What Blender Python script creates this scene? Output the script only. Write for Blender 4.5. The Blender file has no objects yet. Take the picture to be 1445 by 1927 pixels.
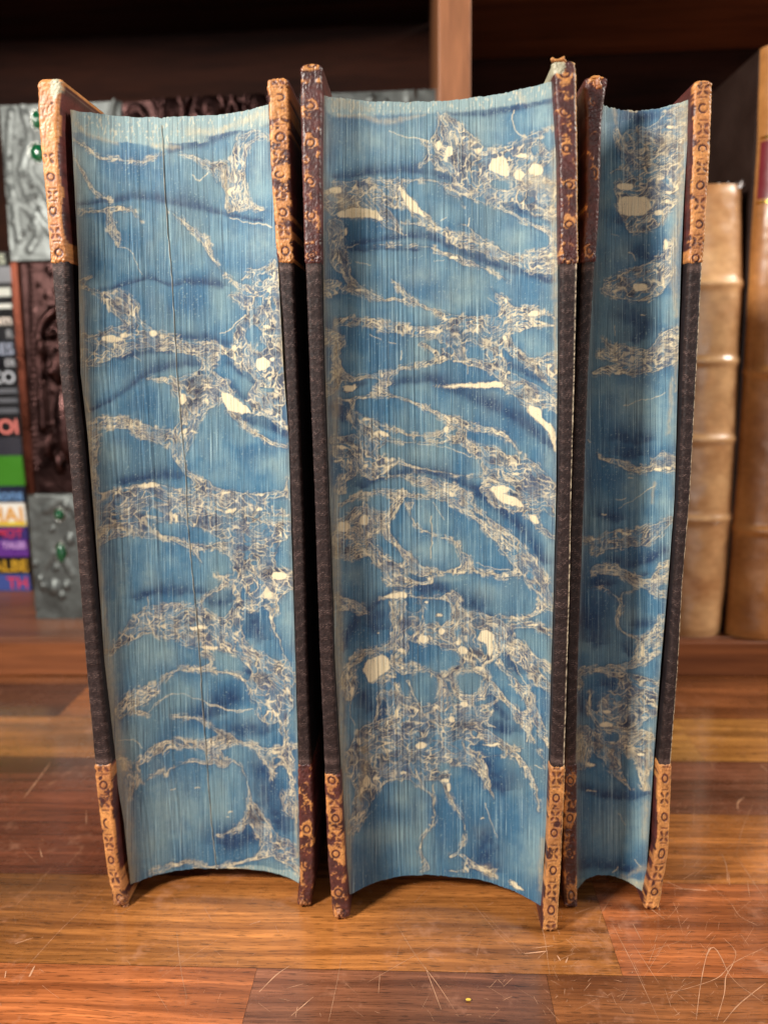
import bpy, bmesh, math, random
import numpy as np
from mathutils import Vector, Matrix, Euler

# ------------------------------------------------------------------ camera, world, lamps
SC = bpy.context.scene
PW, PH, FPX = 1445.0, 1927.0, 1400.0
EYE = Vector((0.0, -0.206, 0.170))
_dn = np.array([860-PW/2, -(7900-PH/2), -FPX]); _dn /= np.linalg.norm(_dn)        # straight down, in camera axes
_fw = np.array([790-PW/2, PH/2-679.6, -FPX]); _fw -= _dn*(_fw@_dn); _fw /= np.linalg.norm(_fw)   # world +Y
_up = -_dn; _rt = np.cross(_fw, _up)
CAMROT = np.array([_rt, _fw, _up])           # camera axes -> world axes
cam_data = bpy.data.cameras.new('camera'); cam = bpy.data.objects.new('camera', cam_data); SC.collection.objects.link(cam)
SC.camera = cam
cam.matrix_world = Matrix.Translation(EYE) @ Matrix([[float(v) for v in r] for r in CAMROT]).to_4x4()
cam_data.sensor_fit = 'VERTICAL'; cam_data.sensor_height = 36.0; cam_data.sensor_width = 27.0; cam_data.lens = 36.0*FPX/PH
cam_data.clip_start = 0.01; cam_data.clip_end = 50
cam_data.dof.use_dof = True; cam_data.dof.focus_distance = 0.205; cam_data.dof.aperture_fstop = 10.0

W = bpy.data.worlds.new('World'); SC.world = W; W.use_nodes = True
W.node_tree.nodes['Background'].inputs[0].default_value = (0.55, 0.60, 0.72, 1)
W.node_tree.nodes['Background'].inputs[1].default_value = 0.08
SC.view_settings.view_transform = 'Standard'; SC.view_settings.look = 'None'
SC.view_settings.exposure = 0.0; SC.view_settings.gamma = 1.0
def lamp(name, loc, target, size, power, col, sy=None):
    d = bpy.data.lights.new(name, 'AREA'); d.shape = 'RECTANGLE'; d.size = size; d.size_y = sy or size; d.energy = power; d.color = col
    o = bpy.data.objects.new(name, d); SC.collection.objects.link(o); o.location = loc
    o.rotation_euler = (Vector(target)-Vector(loc)).to_track_quat('-Z', 'Y').to_euler(); return o
lamp('lamp_front', (-0.38, -0.31, 0.44), (0, 0, 0.10), 0.08, 6.4, (1.0, 0.94, 0.86))
lamp('lamp_side', (0.75, -0.05, 0.62), (0.15, 0.05, 0.05), 0.22, 9.5, (1.0, 0.93, 0.84))
lamp('added_fill', (0.06, -1.0, 0.20), (0, 0, 0.14), 0.5, 2.5, (1.0, 0.98, 0.95))  # added fill light to soften the shadows, stands for no real lamp
SC.cycles.max_bounces = 6

# ------------------------------------------------------------------ pinhole helpers (photo sheet <-> place)
def ray(px, py):
    v = np.array([px-PW/2, PH/2-py, -FPX]); d = v @ CAMROT if False else CAMROT @ v
    return d
def at(px, py, Y):
    d = ray(px, py); t = (Y-EYE.y)/d[1]; return np.array(EYE)+d*t
def atz(px, py, z=0.0):
    d = ray(px, py); t = (z-EYE.z)/d[2]; return np.array(EYE)+d*t
def proj(P):
    q = (np.asarray(P)-np.array(EYE)) @ CAMROT
    return PW/2-FPX*q[..., 0]/q[..., 2], PH/2+FPX*q[..., 1]/q[..., 2]
# ------------------------------------------------------------------ marbling
# every tuple: ox, oy, scale of the tracing sheet, then lists of strokes (x, y, half width) flattened
# kinds: B veins, H holes(ellipse x y a b / polygon), C bare paper, T hair lines, D deeper blue, P paler wash, R speckled rim, K paper-coloured stain
SHEETS = {
1: [
 dict(o=(120,180,3.211),
  B=[[30,250,8,140,310,10,220,370,10,340,385,9,470,400,10,540,375,8,600,350,5],[60,370,5,110,450,12,170,560,14,230,610,12,300,630,5],
     [80,700,5,150,705,8,230,695,12,290,685,18,370,685,14,420,705,8,480,760,2],[270,690,18,280,760,25,300,820,32,325,870,20,335,915,3],
     [710,350,4,800,380,10,880,420,18,960,420,20],[880,430,14,910,480,8,925,530,2],[960,430,22,980,520,28,1000,620,22,1000,690,22],
     [1140,215,8,1080,260,22,1040,350,26,1030,450,35,1035,560,38,1040,660,36],[1200,250,6,1160,262,10,1115,300,14,1095,370,18,1078,450,14,1065,560,12],
     [1170,225,4,1215,240,6,1240,270,3],[1085,430,8,1090,520,6,1110,600,8,1150,670,6],[1060,650,20,1130,675,12,1200,690,6,1260,700,3],
     [640,695,3,700,740,8,780,810,14,850,870,25,880,930,22,910,1000,8,970,1080,5,1040,1130,8,1100,1170,15],
     [1070,1110,5,1130,1075,14,1190,1060,20,1240,1040,15,1280,1000,10],[1130,1070,10,1170,1120,16,1180,1190,30],[1100,1170,30,1180,1190,40,1270,1120,45,1285,1050,25],
     [1000,1200,5,1080,1235,25,1180,1240,50,1270,1220,50],[120,1120,16,150,1105,12,175,1095,4],[110,1150,16,200,1190,8,260,1200,15,340,1230,44,400,1284,60]],
  H=[[1185,1140,18,14]],
  T=[[1010,740,4,1100,765,3,1160,770,4,1210,780,6,1260,800,5],[860,860,5,890,850,3],[330,910,2,390,920,2,430,980,2,470,1080,2],[780,480,4,820,510,4,870,470,4]],
  R=[[40,120,60,150,170,55,300,210,50,450,240,50,600,290,45],[600,220,40,750,215,40,900,200,45,1050,150,40,1240,110,40]],
  K=[[60,150,10,150,235,16,250,262,12,330,290,8],[540,300,14,640,310,12,700,310,10],[760,220,30,900,215,20,1000,190,14,1150,130,30,1240,110,50],[40,60,25,60,140,20],
     [30,300,12,40,600,18,60,900,20,100,1284,24],[965,450,14,985,560,12,1000,680,8]],
  D=[[640,330,30,850,290,40,1000,230,35,1150,190,25,1240,180,15],[90,660,12,300,635,20,450,615,25,620,640,35,800,670,30,900,700,25,1000,725,15,1200,760,8],
     [200,1180,10,300,1165,12,420,1130,12,500,1110,18,560,1120,12,650,1150,12,750,1125,25,950,1150,30]],
  P=[[1180,450,70,250],[110,480,70,400],[450,700,20,20],[1200,900,100,120]]),
 dict(o=(120,560,3.211),
  B=[[240,0,18,320,50,46,390,110,50,440,180,55,500,230,50,580,250,40,670,270,36],[100,315,102,200,312,94,300,275,88,400,240,80,480,240,62],
     [560,265,42,680,290,40,800,305,42,900,310,38,1000,330,22,1080,395,28,1180,460,30,1240,520,30],[840,330,40,885,365,42,920,370,26],[870,380,30,865,450,34],
     [510,490,8,600,495,16,700,510,32,780,500,45,870,480,45,950,520,36,1010,570,20],[700,560,40,800,570,85,900,580,70],
     [745,640,46,745,740,42,725,830,60,715,900,42,700,950,32],[860,640,45,800,710,40,755,800,40,735,880,22],
     [150,800,36,200,765,42,300,755,36,400,765,33,470,805,44,560,830,46,650,850,55,700,900,45,700,980,30,740,1050,18,800,1100,22,850,1140,40],
     [190,850,35,180,950,30,180,1100,26,190,1200,30],[1000,680,15,1040,720,22,1100,780,15,1180,830,12,1260,880,12,1350,905,12],
     [1050,700,8,1130,695,6,1180,705,3],[1060,0,20,1150,30,55,1250,50,60],[1200,50,100,1210,150,105,1180,260,155,1200,360,125,1270,450,65,1300,560,38],
     [1190,530,36,1150,590,42,1200,640,66,1270,680,50,1300,730,25,1340,780,18],[1270,560,55,1310,620,40],
     [200,1240,58,350,1220,70,530,1190,72,700,1240,78,850,1220,82,1000,1250,72,1150,1240,55,1250,1200,30,1340,1180,12],[1352,1100,5,1342,1170,12,1352,1230,6]],
  H=[[1220,560,48,17],[1150,235,48,60],[1290,1240,55,24],[1180,300,40,22]],
  C=[[960,560,1010,590,1130,690,1010,695,975,650,950,600],[722,610,24,38],[1200,400,44,40],[1230,172,25,13],[1030,310,16,20],[290,250,70,22],[370,225,30,18],[520,1138,75,16],[1260,370,20,14],[540,215,30,18],[985,1180,45,8]],
  T=[[940,215,4,1000,190,4,1060,140,5,1100,110,6],[430,350,2,470,380,2],[130,600,4,160,690,5]],
  D=[[130,700,10,250,640,14,380,560,18,480,480,22,580,430,30,700,410,35,800,400,40,900,420,30],[1000,400,20,1100,480,20,1200,540,20],[1010,530,14,1100,630,14],
     [350,1120,25,600,1080,40,700,1080,30],[350,370,20,500,330,25,650,330,20],[1100,740,30,1250,780,40,1340,830,30],[690,240,20,850,250,25,1000,290,15]],
  K=[[110,0,16,120,300,14,150,700,16,170,1284,18],[1320,100,10,1330,400,8,1310,300,8]],
  P=[[200,500,100,60],[1250,1000,110,60],[300,950,80,90],[180,80,60,90]]),
 dict(o=(150,940,3.211),
  B=[[90,180,95,200,120,100,320,110,95,420,100,80],[100,270,18,200,220,22,320,200,20,420,200,26,490,215,18,600,250,18,680,285,20,780,285,16,860,290,24,930,330,30,970,400,45],
     [420,60,80,550,60,70,700,90,75,800,140,75,880,200,70,950,230,70],[800,50,105,950,80,125,1080,120,125,1180,150,90,1280,160,50],[1000,230,110,1100,250,120,1200,210,60],
     [1040,350,90,1080,430,120,1100,520,100,1150,580,60],[980,450,50,950,540,26,950,600,24],[1180,470,60,1240,480,60,1290,480,56],[1200,560,40,1280,520,20],
     [820,455,3,860,470,9,900,480,24,930,500,26],[880,500,18,830,550,12,770,585,9,720,640,18],[690,290,18,710,330,12,740,388,2],
     [200,915,15,260,850,32,340,775,60,430,730,82,530,735,112,620,740,112,700,780,112,780,815,90,860,840,80,930,870,60],[730,680,45,820,725,36,880,725,26,920,680,24,935,640,12],
     [950,620,22,1040,650,30,1100,625,18,1160,640,32,1190,670,18],[1170,660,16,1160,740,10,1200,830,8,1250,960,6,1265,1000,10],
     [945,660,24,950,780,32,970,880,44,1040,960,60,1120,1010,66,1200,1050,72,1260,1100,46],[1110,1100,90,1180,1180,105,1150,1280,80],
     [745,930,18,790,960,12,800,990,12,760,1020,15,720,1025,10,620,1025,9,540,1060,10,490,1110,14,440,1140,28,380,1165,38,300,1220,42,240,1280,36],
     [730,1030,9,820,1040,9,900,1050,10,980,1080,12,1030,1140,14,1050,1180,18]],
  H=[[450,150,520,130,600,145,660,170,720,170,790,200,850,240,840,262,700,268,650,258,580,222,490,205],[1110,100,1160,95,1280,110,1270,130,1130,125],[1130,0,1280,0,1280,90,1220,65,1140,40],
     [1200,300,1230,260,1290,235,1290,390,1230,395,1195,370],[745,620,770,590,840,562,900,562,938,590,920,655,880,698,830,702,770,678],[1068,98,12,10],[1050,145,20,10],[940,120,10,8],[1055,385,16,12]],
  C=[[1210,462,46,26],[910,65,35,14],[790,895,50,14],[720,775,60,14],[1080,60,25,10]],
  T=[[460,1250,2,520,1190,2,600,1170,2,700,1200,2,800,1240,3,900,1270,3,1000,1270,3],[410,590,2,413,650,3]],
  D=[[500,560,40,600,560,40,750,560,20],[1050,720,50,1080,850,50],[350,600,30,450,560,30],[800,620,60,880,620,50],[1010,1050,20,1200,990,10]],
  K=[[85,0,16,110,300,14,150,700,18,190,1100,30,200,1284,34],[90,230,20,200,160,14,300,190,10]],
  P=[[200,1000,80,170],[430,480,50,130],[480,950,120,60],[250,500,50,200],[1250,720,40,120]]),
 dict(o=(170,1300,3.211),
  B=[[180,160,12,240,90,30,320,40,34,400,0,18],[250,130,12,310,130,16,350,145,8],[490,150,5,580,155,10,680,185,9,760,240,12,830,285,28,760,300,30,690,325,24],
     [300,440,16,360,380,25,450,335,32,540,320,32,640,325,24,700,340,20,780,335,24,850,300,24,900,310,12,980,330,12,1050,370,26,1130,370,34,1200,350,16,1250,335,10],
     [300,440,14,285,500,10,275,560,5],[320,550,3,400,495,6,440,470,9,450,500,4],[460,505,3,540,450,5,620,430,7,700,440,12,760,410,30,800,440,25,860,420,9,920,480,4,945,560,4,960,640,10],
     [730,360,25,790,390,25,800,440,25],[990,30,20,1060,40,55,1130,60,80,1180,120,45,1170,220,26,1180,300,16,1190,400,36],
     [1050,380,28,1080,430,26,1100,500,12,1130,590,13,1170,650,24,1200,720,24,1220,770,8],[1200,420,28,1210,500,16,1225,600,12,1195,650,14,1235,700,16,1250,800,5],[1110,470,10,1150,440,10,1200,450,12],
     [770,880,3,850,850,10,920,810,16,980,740,28,960,660,10],[980,760,34,1040,850,42,1100,920,46,1180,950,50,1230,990,26],[1000,700,16,1050,800,24,1130,890,18,1210,950,12],
     [1080,960,44,1000,1010,18,920,1030,10,820,1055,9,700,1060,10,600,1035,10,500,1055,18,420,1085,26,360,1110,10],[780,1080,16,880,1080,14,950,1085,8],[640,1080,10,700,1100,12],
     [1150,1000,34,1220,1050,22,1260,1100,12],[180,400,18,220,450,26,250,560,18,240,650,12]],
  H=[[1200,150,1250,90,1260,300,1210,310,1190,250],[1150,545,44,90]],
  C=[[860,1080,60,14],[510,1055,30,8]],
  T=[[340,140,2,420,60,2,500,20,2],[700,75,3,780,105,3,900,125,3,980,105,3],[165,300,3,240,295,3,290,310,3,320,350,3],[490,605,4,520,590,4],[630,585,5,660,585,4],[835,735,6,855,735,5],[825,760,5,840,760,4]],
  R=[[900,1075,20,1050,1080,20,1150,1105,20,1250,1145,24]],
  K=[[150,160,20,180,400,34,220,700,34,240,1150,40],[1240,600,6,1255,1000,10]],
  D=[[1050,500,60,1080,700,60,1180,850,40],[900,250,60,1050,250,50],[850,930,90,950,900,60],[700,150,60,850,60,60]],
  P=[[500,700,190,200],[350,950,120,160],[230,300,80,100],[420,600,60,60]]),
 ],
2: [
 dict(o=(600,160,3.211),
  B=[[610,335,7,650,360,14,670,400,18,650,450,16,620,475,9,570,490,3],[715,165,6,728,220,14,740,260,32,750,300,50],[770,200,20,820,250,34,870,310,45,930,370,44,1000,400,28,1080,398,20,1160,388,20,1230,355,30,1300,312,22,1400,262,12],
     [730,350,56,740,430,75,800,470,58,850,540,46],[840,400,85,930,450,85,900,520,84,880,590,36],[980,520,74,1080,480,90,1180,470,100,1300,430,90,1380,400,56],
     [900,600,36,1000,620,64,1100,640,72,1200,640,64,1300,620,85,1400,640,60],[1250,700,50,1350,750,44,1420,770,36],
     [780,630,16,860,640,18,940,680,18,1040,710,14,1150,770,11,1280,840,11,1390,890,18,1410,950,12,1370,990,12,1300,1010,12,1220,1035,12],
     [100,600,18,250,600,26,400,585,22,500,580,12,600,575,9,680,575,9,740,595,12,800,640,20,850,670,4,875,735,2],[820,600,22,880,610,26],
     [100,700,80,200,700,84,300,720,76,350,760,55,430,820,45,470,870,18,520,910,3],[300,640,45,400,660,54,470,720,36],
     [480,600,22,520,680,25,570,750,30,630,800,34,680,850,20,760,890,22,840,940,38,940,960,46,1040,1000,38,1130,1040,26,1230,1080,26,1300,1100,36,1400,1110,36],
     [500,830,7,560,835,6,640,845,6],[850,840,3,900,850,5,950,910,8,970,940,16],[1220,1050,22,1300,1060,44,1400,1040,54],
     [340,965,3,450,965,5,600,970,5,690,990,7,760,1020,13,820,1040,22,890,1075,22,950,1090,9,1040,1130,5,1150,1180,2],
     [100,850,50,110,960,50,120,1050,56,160,1120,34,190,1180,26,250,1240,26,340,1284,16],[80,1220,50],[450,1180,3,490,1240,6,530,1284,10]],
  H=[[1110,600,74,36],[1305,390,24,40],[1350,290,1420,270,1420,400,1370,390,1340,340],[480,780,22,22]],
  C=[[1040,450,1110,430,1140,480,1145,550,1060,535,1020,500],[1310,510,46,40],[1210,545,30,36],[1230,430,38,16],[480,600,520,640,645,795,560,760,500,680],[110,770,200,745,320,750,385,800,380,822,280,798,140,800],
     [810,1045,28,13],[790,400,26,34],[160,885,13,28],[720,370,18,30],[960,395,25,16],[100,640,40,20]],
  T=[[420,280,3,470,300,3,560,318,5,610,325,6,660,345,8],[910,800,4,905,850,5],[220,1065,3,320,1085,3],[1180,150,4,1165,215,5,1180,270,5,1215,305,5,1250,318,6],[1215,100,7,1218,120,4],[170,985,3,240,970,3],[740,820,5,770,800,3],[695,1060,2,760,1060,2]],
  R=[[100,130,70,300,130,65,550,120,60,750,110,60,950,110,48,1150,80,45,1300,50,45,1420,50,35]],
  K=[[120,190,10,240,190,12,400,220,18,540,200,12,640,180,6],[110,110,40,200,120,30,320,150,16],[1210,60,18,1240,95,16],[1420,400,20,1415,900,18,1425,1284,16],[100,650,40,200,770,30,330,780,20],[1280,560,60,1400,600,50]],
  D=[[800,175,18,930,180,25,1050,170,30,1200,140,25,1400,100,20],[100,560,20,250,540,28,400,520,34,550,520,35,680,530,30,780,570,25,850,590,15],
     [200,970,12,350,940,18,500,920,22,650,920,30,800,980,30,950,1050,40,1100,1100,40,1250,1140,35,1400,1190,30],[1130,730,25,1250,770,35,1400,820,35],[200,1000,20,400,990,15,600,1000,12]],
  P=[[350,330,250,90],[1000,250,100,60],[1350,180,60,80],[600,1150,150,60],[1200,920,100,60],[900,1200,160,60]]),
 dict(o=(600,540,3.211),
  B=[[180,10,20,260,30,22,340,70,12,440,75,10,540,90,12,620,110,10,700,150,12,770,180,22],[490,0,5,520,40,7,545,80,7],
     [100,205,18,230,210,28,340,225,30,450,245,32,560,260,30,660,275,36,760,270,44,850,260,70,950,260,70,1040,260,60,1120,230,50,1200,230,42,1300,220,20,1420,235,5],
     [780,190,22,870,190,18,980,200,18,1080,200,26,1130,150,34,1120,90,24,1060,30,5,1040,10,2],[1180,160,44,1280,160,40,1360,165,18,1430,190,5],
     [1130,300,32,1150,360,36,1220,420,22,1300,445,18,1400,430,28,1440,420,30],[1220,430,22,1300,500,18,1370,560,18,1430,620,14],[1350,480,44,1420,520,56],
     [760,300,40,745,340,24,780,400,34,730,440,24,640,465,11,540,485,9,450,510,13,390,540,22,300,540,12,220,560,16,160,545,22,110,520,28],[620,345,7,680,375,12,720,410,16],
     [830,330,60,850,400,34,880,440,26,960,460,26,1050,500,30,1120,540,40,1200,590,52,1300,640,52,1400,700,36],[960,320,36,1050,330,54,1060,410,44,1100,470,44],
     [1120,590,26,1200,640,26,1250,690,26,1350,700,26,1440,730,18],[390,560,26,420,580,24,360,600,20,380,630,16],
     [120,690,9,200,680,11,300,660,13,380,640,13,450,660,10,550,690,11,650,730,13,740,780,16,830,820,34,900,840,26,980,860,20,1060,870,16,1120,900,14,1170,950,8,1240,1030,6,1300,1080,12,1380,1160,18,1430,1220,18],
     [205,700,18,200,760,20,230,820,34,300,860,52,340,920,62,400,900,16],[200,780,16,320,810,12,430,850,9,540,890,8,650,900,8,740,885,16,790,850,24],[750,900,16,830,920,26,860,890,34,870,940,26],
     [400,935,6,520,940,6,640,940,6,760,935,8,840,930,16],[880,940,26,950,990,34,1040,1020,52,1130,1060,54,1230,1080,44,1300,1130,44,1380,1200,36,1430,1260,28],[1000,1080,24,1060,1140,70,1150,1170,80,1250,1220,70,1350,1270,54],
     [300,930,62,280,1010,82,320,1080,82,400,1070,52,470,1060,18,560,1090,10,620,1100,9,700,1110,7,780,1125,5,900,1145,4,980,1140,5],[200,920,36,130,920,26,80,930,20],[170,1000,36,120,1000,36],
     [180,1060,44,200,1130,26,150,1160,26,130,1230,26],[400,1135,5,520,1150,14,600,1175,22,700,1190,30,800,1220,34,900,1270,36],[290,1260,5,360,1235,5,450,1240,7,520,1240,9],[60,300,50,120,330,30,100,420,26,120,500,22],[60,620,40,110,560,30]],
  H=[[955,385,55,36],[60,830,150,820,190,860,180,890,80,900],[730,355,36,16],[1380,185,18,10]],
  C=[[700,600,850,587,1060,572,1110,580,1120,605,1000,608,800,605],[1270,710,1340,740,1350,790,1400,830,1430,880,1430,1000,1405,930,1380,870,1320,810,1265,760],[1300,163,46,16],[150,590,230,592,240,608,190,628,150,620],
     [345,865,390,870,435,905,400,905,360,885],[140,970,40,13],[120,1050,30,8],[870,450,40,8],[690,272,60,8],[1130,85,14,20],[250,20,30,10],[1090,1225,60,26],[770,860,16,26],[1190,1130,22,10],[1120,310,14,20],[290,800,25,9],[1330,680,60,7],[1080,880,30,6],[280,1080,20,12]],
  T=[[600,950,2,740,965,2,860,1000,3,920,1030,3],[310,285,4,380,315,3],[420,335,3,470,340,3],[495,380,3,492,440,3],[900,470,3,903,520,3],[1020,60,2,1080,105,2]],
  K=[[1425,100,10,1425,500,8],[100,200,20,100,600,24,100,1000,24]],
  D=[[440,590,20,560,570,30,700,570,34,850,640,50,1000,700,50,1150,760,50,1300,870,40,1400,960,40],[1150,480,24,1250,520,30,1350,570,25],[260,1210,30,380,1150,30,550,1125,28,700,1130,28,850,1180,28,1000,1240,28],[160,630,20,260,590,20],[100,730,40,150,800,40]],
  P=[[640,400,80,200],[660,130,70,60],[850,60,160,60],[1280,330,60,50],[1390,1050,40,150],[950,1060,40,60],[620,1000,80,60],[1050,650,60,30]]),
 dict(o=(600,920,3.211),
  B=[[130,100,10,200,60,12,250,40,8,300,20,6,370,15,5,430,35,9,480,70,34,500,40,26,580,40,12,680,50,12,760,60,22,860,110,17,950,180,13,1040,260,26,1110,330,30,1180,410,44,1250,470,54,1300,540,44,1350,620,44,1400,700,26],
     [700,10,26,800,40,26,900,90,16,980,150,10,1080,230,16,1160,290,20,1230,370,25,1300,480,34,1370,560,22],
     [550,90,12,550,150,9,590,220,7,660,265,5,740,295,6,830,320,8,850,370,10,880,430,25,860,480,22,780,500,10,700,500,12,620,490,30,570,440,22,530,400,14],
     [890,400,10,910,470,17,960,500,12,1060,515,12,1140,520,20,1200,500,28],[270,80,12,310,140,17,380,180,32,440,150,26,470,110,22],[400,220,34,420,280,25,480,350,16,530,410,20],
     [250,150,52,200,210,55,330,230,44,150,230,50],[100,300,46,200,300,46,290,300,36,320,330,16],[120,370,46,220,380,46,310,370,36,370,430,40,440,480,44,500,490,36,540,440,22],
     [440,540,50,500,550,42,560,560,18,620,570,12,680,560,12,680,530,7],[560,480,30,620,500,26],[370,660,3,440,637,7,510,645,16],[100,670,36,180,690,32,250,720,26,290,740,10],[90,740,12,180,730,8,240,750,8],
     [450,700,17,460,770,20,460,860,11,440,930,16,380,970,16,300,980,20,240,1020,30,190,1090,26,150,1180,26],[500,700,34,520,780,52,530,860,44,500,920,34],
     [560,640,16,650,660,10,730,660,12,800,660,34,850,720,34,830,780,34,800,850,54,870,860,54,900,940,70,950,1020,44],[600,720,34,600,800,44,600,880,60,700,870,54,740,930,34,830,970,54,870,1020,34],
     [500,960,44,470,1040,40,520,1090,34,600,1070,26,680,1110,13,740,1130,18,800,1110,18,860,1070,16],[900,780,32,980,800,52,1060,830,54,1120,860,44,1150,930,40,1200,1000,50,1260,1060,38,1330,1150,34,1400,1210,30],
     [1110,770,10,1200,780,10,1300,760,16,1350,700,26],[1170,830,16,1290,820,20,1370,860,20,1420,890,12],[1200,920,16,1290,1020,25,1400,1100,20],
     [1090,900,34,1070,980,34,1000,1040,26,960,1060,34,1000,1130,20,1010,1180,16],[1090,1050,25,1130,1100,16,1180,1170,20,1260,1250,25],[170,1120,26,200,1200,32,180,1260,26],
     [370,1160,16,430,1120,25,470,1180,20,480,1230,16,430,1270,25],[540,1160,12,560,1220,10,570,1284,12],[740,1140,22,750,1200,24,750,1284,26],[800,1140,17,830,1230,16,880,1265,20,960,1265,20,1000,1200,16,980,1110,13,880,1100,8],
     [1010,1150,10,1070,1200,12,1100,1260,12],[1290,140,40,1350,60,60,1420,100,60],[1260,150,14,1320,220,16,1400,290,16],[1000,0,30,1100,60,50,1200,100,40,1300,80,60]],
  H=[[730,755,62,66],[575,715,44,26],[835,865,26,33],[530,1010,580,960,700,955,780,970,850,1020,800,1088,720,1108,620,1078,550,1050],[640,615,90,32],[920,700,80,50],[555,865,18,22],[910,1170,82,72],[445,1110,26,14],[450,1160,46,18],[520,1220,36,36],[1370,190,40,25]],
  C=[[150,228,42,34],[275,190,28,36],[375,655,450,632,510,625,530,650,510,664],[635,905,38,24],[495,975,30,13],[1010,895,50,44],[1030,960,22,60],[265,1080,300,1030,380,1005,425,1030,430,1080,390,1120,320,1175,290,1150],[510,1080,12,9],[200,1220,16,28],
     [1040,10,1100,20,1180,50,1240,105,1150,95,1080,60],[1255,150,1310,165,1335,215,1290,205],[730,765,16,11],[860,500,40,9],[1080,985,12,10],[1120,0,40,12],[650,690,10,8],[630,770,6,16],[670,545,8,18],[1290,820,40,8],[740,860,20,20],[840,930,20,20],[870,980,30,24]],
  T=[[950,440,2,1050,480,2,1150,490,3],[1150,950,3,1200,1100,3,1270,1200,3],[680,170,5,678,420,4],[690,80,2,760,190,2],[355,868,7,362,868,7]],
  K=[[100,0,22,110,500,20,140,1284,30]],
  D=[[150,980,14,180,880,20,250,780,25,370,680,28,480,610,25,600,590,30,700,600,35,800,640,30,900,690,50,1000,760,30,1080,820,22,1150,900,25,1210,990,25,1260,1080,25],
     [340,780,70,350,850,60],[640,615,70,660,615,60],[880,700,60,960,710,50],[950,30,30,1100,130,30,1200,220,30,1300,350,30,1360,450,25],[1140,1000,30,1200,1120,30]],
  P=[[200,520,100,70],[1380,400,30,200],[650,380,120,80],[650,150,90,80],[1000,620,120,60],[750,545,120,20]]),
 dict(o=(600,1300,3.211),
  B=[[370,40,16,350,120,9,330,190,11,260,240,17,220,320,22,200,400,30,180,470,26],[390,10,22,440,50,36,440,110,34,460,170,36,400,200,36,320,250,46,270,300,55],
     [500,60,28,560,80,34,620,120,34,700,120,36,760,80,44,760,20,30],[560,30,10,565,80,12],[500,180,75,620,200,84,740,180,74,850,150,74,930,170,54,980,160,34,1050,130,9],
     [350,320,84,480,300,94,620,300,100,750,290,100,880,260,80,980,260,40,1060,300,32,1150,345,20,1210,360,14],[330,430,80,450,420,90,600,420,90,740,400,80,860,390,60,930,420,44,980,470,38,1010,540,20,1040,620,10,1055,655,2],
     [240,420,54,270,520,80,280,620,60,250,720,44,220,800,34,190,850,26],[330,560,50,400,500,54,500,490,44,580,520,36,640,590,11,680,640,7,700,740,7,680,820,5,630,890,7,615,960,10,640,1020,11,655,1070,15,610,1095,5],
     [640,480,54,700,510,34,760,520,30],[760,540,20,780,620,14,820,700,7,870,780,4,880,880,5,850,960,10,800,1000,11],[860,990,9,900,1030,16,940,1060,20,1000,1080,15,1060,1120,10],[880,1070,9,900,1090,12,780,1085,4],
     [890,380,26,960,390,11,1000,400,5,1080,390,4,1150,375,7],[1150,370,18,1210,410,18,1260,480,20,1300,570,12,1320,640,7,1330,730,8],[1060,10,16,1130,60,13,1190,130,20,1240,180,34,1260,260,11,1250,300,5],
     [1250,0,30,1290,100,30,1330,200,25,1370,290,16,1390,350,7],[1260,200,12,1290,290,4,1350,400,3,1370,470,4],[1200,150,16,1270,140,25],[980,20,20,900,50,11,950,110,13,1020,90,13,1080,60,8],[1010,170,8,1020,210,8,1080,220,3]],
  H=[[755,465,42,34],[930,345,14,10]],
  C=[[880,85,25,18],[615,330,38,24],[285,545,26,40],[470,140,13,34],[260,600,14,25],[1150,1150,1175,1145,1240,1205,1200,1200],[1010,1085,40,9],[780,580,12,30],[350,530,24,12],[510,495,24,9],[535,348,9,12],[800,175,18,22],[1050,325,60,8],[760,540,30,14],[240,310,12,30]],
  T=[[200,0,2,190,120,2,220,210,2],[978,775,7,995,775,7],[690,560,4,692,600,6,700,615,5],[1000,680,2,1040,800,2,1080,890,2],[1300,450,3,1350,470,3]],
  K=[[130,0,24,150,500,34,180,900,20,160,1250,20],[280,300,20,270,520,24,240,700,20],[1350,900,14,1340,1200,16],[1010,1085,30,1060,1120,14]],
  D=[[280,40,40,300,120,40],[1000,480,60,1100,600,60],[1000,900,70,1020,1100,60],[1080,230,60,1150,250,40],[360,170,30,390,100,30],[1030,30,20,1130,180,30]],
  P=[[430,860,120,70],[620,820,50,150],[500,650,80,60],[1280,1000,60,150],[620,700,40,60]]),
 ],
3: [
 dict(o=(1080,180,3.852),
  B=[[300,230,10,330,330,26,370,430,34,400,480,26,350,530,11,280,545,5],[660,150,36,740,130,54,800,110,36],[440,235,16,560,230,36,660,200,54,760,200,64],[420,300,70,540,310,84,660,300,94,760,300,64],
     [480,440,74,600,440,84,720,420,84],[450,560,90,560,560,100,680,560,90,760,540,44],[350,680,66,450,690,74,560,680,74,680,660,64,740,640,34],[440,790,132,445,800,130],[600,760,54,680,740,54,740,720,26],
     [420,940,54,500,920,74,580,880,74,640,830,54,700,780,26],[250,1370,34,330,1340,50,440,1320,76,540,1290,80,620,1240,70,680,1150,36,720,1040,10],[250,1400,44,350,1420,54,450,1430,64,550,1400,74,640,1340,54,700,1260,26],
     [210,1750,4,270,1820,22,380,1850,36,480,1870,26,560,1860,30,630,1780,40,690,1740,50,760,1720,44],[270,1900,36,450,1910,44,650,1860,54,750,1800,44]],
  H=[[330,130,600,100,640,140,540,210,430,240,340,190],[510,620,16,14],[460,640,12,12],[300,430,40,80],[675,610,18,24]],
  C=[[435,800,125,76],[370,660,64,28],[610,850,30,22],[480,1390,60,30],[690,230,30,14],[430,100,50,12],[620,600,30,14],[660,1080,18,40]],
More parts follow.
